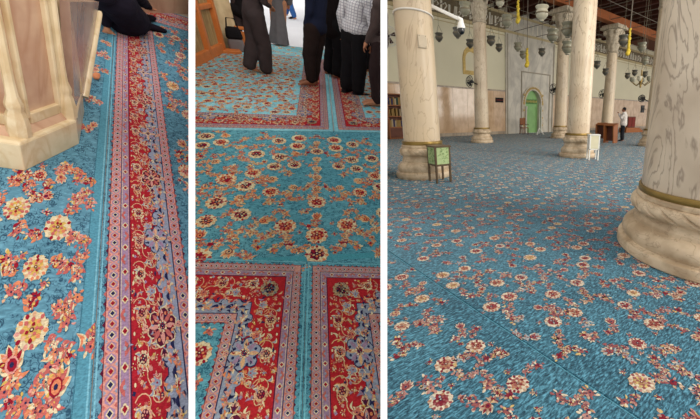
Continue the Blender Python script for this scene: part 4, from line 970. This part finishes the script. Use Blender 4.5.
# the carpet's own frame: origin on the mirror axis at the near edge
ax = B2.at(317, 261.6); vspan = (B2.at(323, 133.6) - ax).length / KV
cp = Carpet(B2, ax, mid_lat, L0 * KV, (-2.6, -.32, 1.5, vspan + .1), 'b', base2, z0=.001)
cp.poly([(-2.6, 0.006), (1.5, 0.006), (1.5, .05), (-2.6, .05)], 'teal', .6)
R0 = random.Random(11)
n = int(vspan / .165)
for j in range(n):
    for i in range(9):
        v = .06 + (j + .5 * (i % 2) * .8 + (R0.random() - .5) * .3) * .165; u = .0 if i == 0 else (.02 + i * .17 + (R0.random() - .5) * .05) * (1 if i else 0)
        if v > vspan - .08: continue
        kind = (i * 2 + j * 3 + (j // 2)) % 5; seed = R0.random(); rot = R0.random() * 6.28 if i else pi / 2
        if i == 0 and kind in (2, 4): kind = 1
        for sg in ((1,) if i == 0 else (1, -1)):
            ok, c = cp.seen(sg * u, v)
            if not ok: continue
            n0 = len(cp.polys); cp.motif(u, v, kind, 2 if c < 3.2 else 1, PAL2, random.Random(seed), 1.12, rot)
            if sg < 0: cp.polys[n0:] = [(p * np.array([-1, 1]), c_, l_) for p, c_, l_ in cp.polys[n0:]]
cp.finish('carpet', 'plain teal floral carpet with mirrored flowers across the middle of the centre view')
# upper carpets
up = B2.at(334, 132.2); W2b = (.05, .05, .04, .19, .03, .05)
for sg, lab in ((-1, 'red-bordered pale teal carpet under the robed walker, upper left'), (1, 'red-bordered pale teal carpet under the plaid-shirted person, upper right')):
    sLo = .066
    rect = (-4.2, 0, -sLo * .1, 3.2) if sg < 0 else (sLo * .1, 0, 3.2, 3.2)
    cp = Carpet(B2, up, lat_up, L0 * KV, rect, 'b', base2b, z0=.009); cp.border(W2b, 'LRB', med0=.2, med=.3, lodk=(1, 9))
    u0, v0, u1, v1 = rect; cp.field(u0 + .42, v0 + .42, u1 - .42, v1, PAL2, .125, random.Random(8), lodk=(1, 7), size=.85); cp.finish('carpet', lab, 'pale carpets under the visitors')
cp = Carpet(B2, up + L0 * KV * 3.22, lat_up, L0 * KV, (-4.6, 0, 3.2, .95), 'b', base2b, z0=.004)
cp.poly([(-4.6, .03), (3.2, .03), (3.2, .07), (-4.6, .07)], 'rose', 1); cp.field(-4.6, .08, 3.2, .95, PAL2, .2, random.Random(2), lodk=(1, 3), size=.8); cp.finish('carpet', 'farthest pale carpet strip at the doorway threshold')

def lim_line(bay, px, y): return bay.at(px, y)
def floor_fan(bay, y0, y1, name, m, z=-.006, th=.15, xl=None, xr=None):
    xl = xl if xl is not None else bay.lim[0]; xr = xr if xr is not None else bay.lim[1]
    P = [bay.at(xl, y0), bay.at(xr, y0), bay.at(xr, y1), bay.at(xl, y1)]
    g = MB(); g.hexa([(p.x, p.y, z - th) for p in P], [(p.x, p.y, z) for p in P]); return tag(g.build(name, m, None, bay=bay, smooth=False), kind='structure')
PAVE = mat('court_paving', (240, 240, 244), rough=.8, var=.03, scale=1.5); STONE = marble('beige_wall_stone', (206, 182, 142), (150, 120, 84), scale=2.2, dark=.4, rough=.8, width=.1, blot=(184, 158, 120))
floor_fan(B2, 440, 47.5, 'floor', marble('floor_stone_court', (190, 184, 172), (150, 140, 130)))
floor_fan(B2, 47.4, -14, 'floor', PAVE)
# wall at left with timber barrier
def wall_seg(bay, a, b, h, th, name, m):
    n = (b - a).cross(V((0, 0, 1))).normalized() * th
    g = MB(); g.hexa([a, b, b + n, a + n][::-1], [p + V((0, 0, h)) for p in (a, b, b + n, a + n)][::-1]); return tag(trim_to_bay(g.build(name, m, None, bay=bay, smooth=False), bay), kind='structure')
qa, qb, qc = B2.at(192.2, 62.5), B2.at(219, 50), B2.at(240, 49)
PLY = marble('barrier_board', (172, 142, 92), (120, 88, 48), scale=3, dark=.5, rough=.8, stretch=(3, 3, .2), width=.12, blot=(150, 120, 74))
wall_seg(B2, qb + V((0, .1, 0)), qc + V((0, .1, 0)), 2.3, -.3, 'wall_left', STONE)
wall_seg(B2, qa + V((-.06, .0, 0)), qb + V((-.0, .1, 0)), 2.3, -.3, 'wall_left', STONE)
PINE = mat('orange_pine', (196, 112, 54), rough=.55, var=.15, scale=5)
t = thing('timber_barrier', B2, (0, 0, 0), 'orange timber framed barrier standing against the left stone wall', 'barrier')
fa, fb = B2.at(193.0, 68), B2.at(224.0, 52.0)
H1 = 1.05
zz = V((0, 0, 1)); dn = (fb - fa).normalized(); nn = V((dn.y, -dn.x, 0))
g = MB(); g.bar(fa + zz * .09, fb + zz * .09, .09, .16); g.build('bottom_rail', PINE, t, bevel=.01)
g = MB(); g.bar(fa + zz * .8, fb + zz * .8, .07, .08); g.build('top_rail', PINE, t, bevel=.01)
for q in (.5, .97): g = MB(); p = fa.lerp(fb, q); g.box(p + zz * .8, (.1, .1, 1.6), rz=atan2(dn.y, dn.x)); g.build('post', PINE, t, bevel=.01)
g = MB(); g.bar(fa + zz * .85 - nn * .03, fb + zz * .85 - nn * .03, .02, 1.5); g.build('board', PLY, t)
for ch in list(t.children): trim_to_bay(ch, B2)
g = MB(); g.box(fb + nn * .12 + zz * .03, (.3, .3, .06), rz=.3); g.build('foot', PINE, t, bevel=.01)
# door jamb behind the plaid shirt
pj = B2.at(368.5, 57); t = thing('door_post', B2, pj, 'tan wooden door post behind the plaid-shirted person', 'door post', M=Matrix.Translation(pj) @ Matrix.Rotation(radians(9), 4, 'Y')); g = MB(); g.box((0, 0, 1.0), (.13, .16, 2.0)); g.build('post', mat('tan_post', (190, 150, 96), var=.1), t, bevel=.01); g = MB(); g.box((.03, -.1, 1.35), (.1, .03, .5)); g.build('brass_plate', mat('gold_plate', (214, 160, 70), rough=.4), t, bevel=.004); g = MB(); g.box((0, 0, .05), (.2, .22, .1)); g.build('plinth', mat('tan_post_plinth', (170, 134, 90)), t)

def PM(bay, px, py, yaw, lean=0, fwd=0): return Matrix.Translation(bay.at(px, py)) @ Matrix.Rotation(radians(lean), 4, 'Y') @ Matrix.Rotation(radians(fwd), 4, 'X') @ Matrix.Rotation(radians(yaw), 4, 'Z')
CH_ = cloth('charcoal_robe_cloth', (62, 52, 52)); BLK = cloth('black_cloth', (26, 24, 26)); BRN = cloth('brown_black_trouser_cloth', (38, 28, 26)); NAV = cloth('navy_cloth', (28, 32, 50)); GRR = cloth('grey_robe_cloth', (104, 98, 100))
# walker in charcoal
J = standing(anL=(-.06, -.08, .11), toL=(-.07, .06, .03), knL=(-.08, .0, .52), anR=(.05, .12, .09), toR=(.06, .28, .03), knR=(.08, .1, .5), elL=(-.21, .02, 1.14), wrL=(-.2, .14, .98), elR=(.19, .08, 1.15), wrR=(.08, .2, 1.1))
make_person(B2, PM(B2, 257, 74, -62, 8), J, 'person in charcoal trousers and long tunic walking barefoot on the left', SKIN, HAIR, top=(CH_, .82, .12, .058), legs=(CH_, (.115, .1, .095), .93))
# dark trousers, navy shirt
J = standing(anL=(-.08, .0, .09), toL=(-.2, .1, .03), anR=(.06, .03, .09), toR=(-.02, .18, .03), elL=(-.19, .0, 1.14), wrL=(-.15, .06, .93), elR=(.19, .0, 1.14), wrR=(.15, .08, .95))
make_person(B2, PM(B2, 313.5, 86, 62, 9), J, 'person in navy shirt and dark brown trousers left of the seam between upper carpets', SKIN2, HAIR, top=(NAV, .84, .14, .065), legs=(BRN, (.12, .095, .075), .9))
J = standing(elR=(.26, .02, 1.14), wrR=(.24, .16, .96))
make_person(B2, PM(B2, 332, 77.5, -48, 8), J, 'person in long black coat standing over the seam between two neighbours', SKIN2, HAIR, top=(cloth('black_coat_cloth', (24, 18, 18)), .7, .14, .065), legs=(BLK, (.12, .095, .085), .9), shoes=(BLK, 'sock'))
PLAID, nt, b = nmat('plaid_shirt_cloth'); N = nt.nodes.new; L = nt.links.new; tc = N('ShaderNodeTexCoord'); prev = None
for ax_ in ('X', 'Z'):
    w_ = N('ShaderNodeTexWave'); w_.bands_direction = ax_; w_.inputs['Scale'].default_value = 8; L(tc.outputs['Object'], w_.inputs['Vector']); r_ = N('ShaderNodeMapRange'); r_.inputs[1].default_value = .8; r_.inputs[2].default_value = .97; L(w_.outputs['Fac'], r_.inputs[0])
    if prev is None: prev = r_
    else: mm = N('ShaderNodeMath'); mm.operation = 'MAXIMUM'; L(prev.outputs[0], mm.inputs[0]); L(r_.outputs[0], mm.inputs[1]); prev = mm
mx = N('ShaderNodeMix'); mx.data_type = 'RGBA'; mx.inputs[6].default_value = lin((214, 212, 214)); mx.inputs[7].default_value = lin((150, 146, 156)); L(prev.outputs[0], mx.inputs[0]); L(mx.outputs[2], b.inputs['Base Color']); b.inputs['Roughness'].default_value = .9
J = standing(toL=(-.1, .16, .03), elR=(.27, .02, 1.12), wrR=(.27, .06, .86), anR=(.11, .03, .09), toR=(.22, .14, .03))
make_person(B2, PM(B2, 351, 94, -42, 8), J, 'person in white plaid shirt and black trousers standing on the right carpet', SKIN2, HAIR, top=(PLAID, .92, .15, .07), legs=(BLK, (.13, .11, .1), .93), shoes=(cloth('dark_sock', (34, 30, 34)), 'shoe'), hand_curl=.7)
J = standing(elL=(-.24, .02, 1.14), wrL=(-.25, .08, .92))
make_person(B2, PM(B2, 367.5, 72, 60, 12), J, 'person in black clothes half hidden behind the plaid shirt at right', SKIN2, HAIR, top=(BLK, .8, .12, .055), legs=(BLK, (.11, .085, .075), .9), shoes=(BLK, 'sock'))
J = standing(shL=(-.13, .02, 1.42), elL=(-.15, .06, 1.14), wrL=(-.1, .16, .92), shR=(.12, .02, 1.42), elR=(.12, .08, 1.14), wrR=(.08, .15, .94), anR=(.03, .0, .09), toR=(.03, .17, .03), knR=(.05, .04, .5), hipR=(.06, 0, .92), anL=(-.06, -.02, .09), toL=(-.07, .15, .03))
make_person(B2, PM(B2, 375.8, 106, 84, 5), J, 'person in grey-brown clothes with bare feet at the right edge of the middle view', SKIN, HAIR, top=(cloth('grey_brown_cloth', (74, 62, 60)), .85, .12, .058), legs=(cloth('dark_brown_cloth', (48, 36, 36)), (.1, .085, .07), .93))
# robed person at the doorway and blue figure far outside
J = standing(elL=(-.22, 0, 1.14), wrL=(-.2, .1, .95), elR=(.22, 0, 1.14), wrR=(.2, .1, .95))
make_person(B2, PM(B2, 279, 45, 0, 8), J, 'person in long grey flared robe standing at the bright doorway', SKIN, HAIR, robe=(GRR, ((.03, .2, .17), (.3, .17, .15), (.7, .13, .12), (1.0, .13, .12), (1.35, .17, .13), (1.46, .1, .09))))
BLU = cloth('blue_cloth', (52, 92, 150)); J = standing(anL=(-.08, -.2, .1), knL=(-.09, -.03, .5), toL=(-.08, -.05, .03), anR=(.08, .22, .1), knR=(.09, .14, .5), toR=(.08, .38, .03))
make_person(B2, PM(B2, 290.5, 18.5, 60, 8), J, 'distant person in blue clothes walking on the bright paving outside', SKIN, HAIR, top=(BLU, .75, .15, .07), legs=(BLU, (.12, .1, .08)), shoes=(BLK, 'sock'), vox=.014)
# bag, stool and hanging coat left of the walker
p = B2.at(238, 51.5); t = thing('cloth_bag', B2, p, 'black and grey cloth bag left of the charcoal-clad walker', 'bag', rz=.2)
g = MB(); g.box((0, 0, .12), (.26, .18, .24), taper=.95); g.build('lower_bag', mat('bag_grey', (112, 104, 104)), t, bevel=.04); g = MB(); g.box((0, 0, .34), (.28, .2, .22), taper=.8); g.build('upper_bag', BLK, t, bevel=.05); g = MB(); g.tube([(-.09, 0, .43), (-.06, 0, .6), (.06, 0, .6), (.09, 0, .43)], .014, 6); g.build('handle', BLK, t)
p = B2.at(245.5, 50.5); t = thing('wooden_stool', B2, p, 'small orange-brown wooden stool beside the cloth bag', 'stool', rz=.1)
g = MB(); g.box((0, 0, .42), (.2, .2, .04)); g.build('seat', PINE, t, bevel=.008)
for x in (-.08, .08):
    for y in (-.08, .08): g = MB(); g.box((x, y, .2), (.035, .035, .4)); g.build('leg', PINE, t)
g = MB(); g.box((0, -.08, .22), (.14, .02, .3)); g.build('apron', PINE, t)
J = standing(elL=(-.27, .02, 1.0), wrL=(-.16, .12, .84), elR=(.22, .05, 1.1), wrR=(.1, .2, .98))
make_person(B2, PM(B2, 243, 47.5, 0, 12), J, 'person in black coat mostly hidden behind the charcoal-clad walker', SKIN, HAIR, top=(BLK, .62, .16, .08), legs=(CH_, (.12, .1, .08), .93), shoes=(BLK, 'sock'))

# =================================================================== BAY 1: carpets and marble pulpit
YARNS['a'] = dict(teal_dark=(60, 112, 132), cream=(226, 190, 156), pink=(206, 142, 132), orange=(206, 124, 90), rose=(180, 94, 90), red=(160, 34, 46), lav=(150, 122, 150), teal=(82, 138, 158), teal_light=(116, 170, 188), tan=(208, 158, 126), grey=(140, 146, 166))
PAL1 = [('cream', 'orange', 'rose', 'crimson', 'navy'), ('cream', 'rose', 'pink', 'gold', 'burgundy'), ('cream', 'crimson', 'orange', 'pink', 'navy')]
base1 = carpet_ground('side_carpet_pile', (82, 128, 148), (98, 144, 164), (32, 62, 86), (1, 1, 1), lines=.85, streak=.25)
sA = B1.at(103.2, 209); sAx = sA.x; lat1 = dirs(B1.at(100, 199), B1.at(180, 199 + 2)); KU, KV1 = 1.05, 2.7
lat1 = V((1, lat1.y / lat1.x * 1.0, 0)); lat1.normalize()
v_top = (B1.at(184, 15.5).y) / KV1
W1 = (.024, .054, .045, .135, .045, .05)
W1 = (.03, .05, .042, .13, .062, .052)
cp = Carpet(B1, (sAx, 0, 0), lat1 * KU, V((0, KV1, 0)), (.0015, .1, 1.3, v_top), 'a', base1); cp.border(W1, 'LRT', med0=.0, med=.31, lodk=(6, 12)); cp.field(.37, .1, .95, v_top - .4, PAL1, .15, random.Random(5), lodk=(5, 9), size=.85); cp.finish('carpet', 'long carpet with red scrolled border along the right side of the left view')
cp = Carpet(B1, (sAx, 0, 0), lat1 * KU, V((0, KV1, 0)), (-1.5, .1, -.0015, 3.0), 'a', base1)
cp.poly([(-.05, .1), (-.004, .1), (-.004, 3.0), (-.05, 3.0)], 'teal', 1); cp.poly([(-.014, .1), (-.008, .1), (-.008, 3.0), (-.014, 3.0)], 'teal_light', 2); cp.poly([(-.054, .1), (-.051, .1), (-.051, 3.0), (-.054, 3.0)], 'teal_dark', 2)
def on_floor(cp, px, py):
    q = cp.bay.at(px, py) - cp.o; uv = np.linalg.solve(cp.A.T, np.array([q.x, q.y])); return uv[0], uv[1]
for i, (px, py, kind, size, rot) in enumerate(((58, 228, 0, 1.0, 1), (17, 209, 0, 1.0, 2.6), (46, 197, 1, .8, .4), (40, 176, 0, .62, 3), (61, 178, 1, .8, 5), (82, 199, 2, 1, 1), (75, 168, 4, 1, 2), (36, 268, 0, .95, 4), (10, 270, 4, 1.1, 1), (71, 266, 2, 1, 3), (32, 291, 4, .9, 6),
                                             (64, 310, 2, 1.1, 5), (32, 331, 0, 1.1, 5.6), (12, 366, 1, 1.1, 2), (56, 388, 1, 1.25, 1.4), (48, 352, 4, 1, 4), (14, 240, 4, 1, 3), (82, 236, 4, .9, 2), (20, 181, 2, .9, 1), (90, 150, 2, .9, 3), (93, 126, 1, .8, 1), (97, 100, 4, .9, 2), (95, 70, 0, .7, 0),
                                             (102, 55, 2, .9, 1), (104, 42, 1, .8, 3), (8, 318, 4, .9, .4), (78, 345, 4, .8, 5), (25, 404, 2, 1, 3), (80, 405, 4, .9, 1), (88, 178, 4, .8, 2))):
    if kind in (2, 4) and i % 3 == 1: continue
    cp.motif(*on_floor(cp, px, py), kind, 2, PAL1, random.Random(40 + i), size * .82, rot, small=.5)
cp.finish('carpet', 'teal floral carpet around the foot of the marble pulpit')
floor_fan(B1, 440, 6, 'floor', marble('floor_stone_side', (190, 176, 156), (150, 130, 110)))
wa, wb = B1.at(60, 14.0), B1.at(191.4, 15.5)
ALAB = marble('pulpit_alabaster', (224, 204, 168), (196, 160, 112), scale=3.0, dark=.45, rough=.25, width=.05, blot=(208, 184, 144))
ALABP = marble('pulpit_pink_panel', (204, 168, 138), (170, 120, 88), scale=2.6, dark=.5, rough=.22, width=.07, blot=(190, 150, 122))
wall_seg(B1, B1.at(30, 12.5) + V((0, .1, 0)), wb + V((0, .1, 0)), 2.2, -.3, 'wall_back', marble('side_wall_marble', (196, 164, 138), (160, 120, 96), scale=1.2, rough=.3))
V1, V2, V3, V4 = B1.at(-14, 166), B1.at(25, 171.5), B1.at(79, 144.5), B1.at(84.5, 112)
V5 = V4 + V((-.35, .55, 0)); V6 = V1 + V((-.25, .9, 0)); hp = .235
foot = [V1, V2, V3, V4, V5, V6]; cen = sum(foot, V()) / 6
def inset(P, k): return [cen + (p - cen) * k for p in P]
t = thing('marble_pulpit', B1, (cen.x, cen.y, 0), 'cream and pink marble pulpit on a polygonal plinth at the left edge', 'pulpit')
rl = lambda P, z: [(p.x - cen.x, p.y - cen.y, z) for p in P]
g = MB(); g.hexa(rl(foot, .004), rl(foot, hp * .93)); g.hexa(rl(foot, hp * .93), rl(inset(foot, .965), hp)); g.build('plinth', ALAB, t, smooth=False, bevel=.006)
ins = inset(foot, .76); H_ = 2.3
g = MB(); g.hexa(rl(inset(foot, .9), hp), rl(inset(foot, .82), hp + .05)); g.build('ledge', ALABP, t, smooth=False)
g = MB(); g.hexa(rl(ins, hp + .04), rl(ins, H_)); g.build('body', ALABP, t, smooth=False)
for k in (0, 1, 2, 3):
    p = inset(foot, .83)[k] - cen; p.z = 0
    a = atan2(p.y, p.x)
    pl = MB(); w_ = .037
    pl.lathe([(w_ * 1.45, hp), (w_ * 1.45, hp + .09), (w_ * 1.2, hp + .17), (w_ * .95, hp + .2), (w_ * 1.1, hp + .22), (w_ * 1.1, hp + .25), (w_ * .72, hp + .31), (w_ * .62, hp + .42), (w_ * .62, H_)], 8, c=p)
    o = pl.build('pilaster', ALAB, t)
for k in (0, 1, 2):
    a, b = inset(foot, .76)[k] - cen, inset(foot, .76)[k + 1] - cen; nrm = (b - a).cross(V((0, 0, 1))).normalized(); d = (b - a); l = d.length; d = d / l
    for x0, x1, z0, z1 in ((.1, .17, hp + .1, H_), (.83, .9, hp + .1, H_), (.17, .83, hp + .05, hp + .13)):
        g = MB(); g.bar(a + d * l * (x0 + x1) / 2 + V((0, 0, z0)), a + d * l * (x0 + x1) / 2 + V((0, 0, z1)), l * (x1 - x0), .05, up=nrm) if x1 - x0 < .3 else g.bar(a + d * l * x0 + V((0, 0, (z0 + z1) / 2)), a + d * l * x1 + V((0, 0, (z0 + z1) / 2)), .05, z1 - z0)
        g.build('panel_frame', ALAB, t, smooth=False, bevel=.006)
# outward leaning stair cheek, shade put into its darker marble, and its rail
D4 = lambda px, py, ly: B1.depth(px, py, ly) - V((cen.x, cen.y, 0))
y3, y4 = V3.y, V4.y
q = [D4(75, 113, y3 + .15), D4(84, 98, y4 + .12), D4(99, 2, y4 + .75), D4(70, 2, y3 + .3)]
nrm = (q[1] - q[0]).cross(q[3] - q[0]).normalized() * .05
if nrm.x > 0: nrm = -nrm
g = MB(); g.hexa(q, [p + nrm for p in q]); g.build('stair_cheek', marble('cheek_marble_shaded', (168, 140, 122), (130, 96, 80), scale=2, rough=.2, blot=(150, 122, 108)), t, smooth=False)
g = MB(); a, b = D4(84, 97, y4 + .1), D4(99.5, 14, y4 + .72); g.tube([a, a.lerp(b, .3), a.lerp(b, .7), b, b + (b - a).normalized() * .03], [.03, .027, .022, .02, .012], 10); g.build('rail', ALAB, t)

p = B1.at(96.5, 79.5); g = MB(); g.ball((0, 0, .04), (.028, .06, .035), 14, 10); g.ball((.012, .05, .035), (.018, .03, .025), 10, 8)  # rounded orange shape standing in for a bare foot by the rail
tag(g.build('foot_like_shape', mat('orange_peach', (222, 140, 96), var=.1), None, bay=B1, loc=p), 'small rounded orange object on the carpet beside the pulpit rail', 'small object')

# kneeling person in black
P0 = B1.at(125, 33)
def r1(px, py, z): q = B1.at(px, py, z) - P0; return V((q.x, q.y, q.z))
J = dict(pelvis=r1(131, 22, .2), chest=r1(117, 2, .5), neck=r1(113, -12, .68), head=r1(110, -20, .82), shL=r1(103, -4, .58), shR=r1(132, -6, .58), elL=r1(102, 12, .32), wrL=r1(106, 26, .07), elR=r1(142, 2, .4), wrR=r1(150, 8, .25),
         hipL=r1(126, 22, .17), hipR=r1(133, 20, .17), knL=r1(112, 8, .12), knR=r1(128, 4, .12), anL=r1(141, 17, .1), anR=r1(142, 24, .09), toL=r1(152, 18, .06), toR=r1(160, 29.5, .05))
J['wrL'] = r1(107, 28, .07); J['elL'] = r1(105, 10, .3)
BK1 = cloth('black_hoodie_cloth', (28, 24, 34))
pr = make_person(B1, Matrix.Translation(P0), J, 'person in black clothes sitting on the carpet with one hand down beside the pulpit', SKIN, HAIR, legs=(BK1, (.19, .1, .07)), shoes=(cloth('black_sock_cloth', (22, 20, 26)), 'sock'), vox=.009, hand_curl=-.25, hand_scale=1.25)
for a_, b_ in (('anL', 'toL'), ('anR', 'toR')):
    g = MB(); A_, B_ = J[a_], J[b_]; g.cap(A_.lerp(B_, -.3), A_, .06, .062); g.cap(A_, B_, .062, .048); g.cap(B_, B_ + (B_ - A_).normalized() * .06, .048, .034); remesh(g, 'foot_covering', BK1, pr, .011, 3)
g = MB(); g.cap(J['pelvis'] + V((0, 0, .04)), J['chest'], .205, .19); g.cap(J['hipL'], J['hipR'], .18, .18); g.cap(J['chest'], J['neck'] - V((0, 0, .08)), .2, .12); g.cap(J['shL'], J['shR'], .1, .1)
for s in 'LR': g.cap(J['sh' + s], J['el' + s], .09, .08); g.cap(J['el' + s], J['el' + s].lerp(J['wr' + s], .8), .075, .05)
remesh(g, 'tunic', BK1, pr, .013, 4, .02)

# =================================================================== dividing walls between the three bays
WALLW = mat('partition_white', (250, 250, 250), rough=.9, var=0)
def partition(name, xa, xb, z0=1.0, z1=30):
    """thin straight white wall; its end faces the photographer"""
    xm = (xa + xb) / 2; w_ = (xb - xa) / F * z0
    d = ray(xm, PPY).normalized(); dd = V((d.x, d.y, d.z)); dn = cD
    s = dd.cross(dn).normalized(); top = 0.75; bot = .8
    g = MB(); P = []
    c0 = CAM + ray(xm, PPY) * (z0 / F); c1 = CAM + ray(xm, PPY) * (z1 / F)
    cosx = d.dot(cF); wn = w_ * cosx / 2
    # end face follows the picture plane direction so that it reads as one clean edge
    a, b = c0 - cR * w_ / 2, c0 + cR * w_ / 2; a2, b2 = c1 - cR * w_ / 2, c1 + cR * w_ / 2
    up0, dn0, up1, dn1 = .72 * z0, .72 * z0, .66 * z1, .3 * z1
    low = [a + cD * dn0, b + cD * dn0, b2 + cD * dn1, a2 + cD * dn1]; high = [a - cD * up0, b - cD * up0, b2 - cD * up1, a2 - cD * up1]
    g.hexa(low, high); return tag(g.build(name, WALLW, None, smooth=False), kind='structure')
partition('wall_left', 188.6, 195.2, z1=26); partition('wall_middle', 380.6, 387.2, z1=24)

# =================================================================== light
w = bpy.data.worlds.new('World'); S.world = w; w.use_nodes = True; bg = w.node_tree.nodes['Background']; bg.inputs[0].default_value = (1.0, .985, .96, 1); bg.inputs[1].default_value = 1.05
def sun(d, e, ang, col=(1, .95, .88)):
    l = bpy.data.lights.new('sun', 'SUN'); l.energy = e; l.angle = radians(ang); l.color = col; o = bpy.data.objects.new('sun', l); COL.objects.link(o); o.rotation_euler = V(d).to_track_quat('-Z', 'Y').to_euler(); return o
sun((-.75, .45, -.62), .9, 12)
def area(loc, target, sx, sy, e, col):  # area lights added to brighten the hall, for unseen windows and court
    l = bpy.data.lights.new('hall_daylight_fill', 'AREA'); l.shape = 'RECTANGLE'; l.size = sx; l.size_y = sy; l.energy = e; l.color = col; o = bpy.data.objects.new('hall_daylight_fill', l); COL.objects.link(o); o.location = loc; o.rotation_euler = (V(target) - V(loc)).to_track_quat('-Z', 'Y').to_euler(); return o
area((26, 14, 4.5), (4, 22, 2.5), 12, 6, 1500, (1, .95, .86))
area((14, -4, 6.5), (6, 30, 4.0), 14, 5, 2400, (1, .94, .84))

# =================================================================== camera
cam = bpy.data.cameras.new('camera'); co = bpy.data.objects.new('camera', cam); COL.objects.link(co); S.camera = co
cam.sensor_width = 36; cam.sensor_fit = 'HORIZONTAL'; cam.lens = 36 * F / 700; cam.shift_x = -(PPX - 350) / 700; cam.shift_y = 0; cam.clip_start = .05; cam.clip_end = 300
co.matrix_world = Matrix.Translation(CAM) @ Matrix((cR, -cD, -cF)).transposed().to_4x4()
S.view_settings.view_transform = 'Standard'; S.view_settings.look = 'None'; S.view_settings.exposure = 0; S.view_settings.gamma = 1
try: S.view_settings.use_curve_mapping = False
except Exception: pass
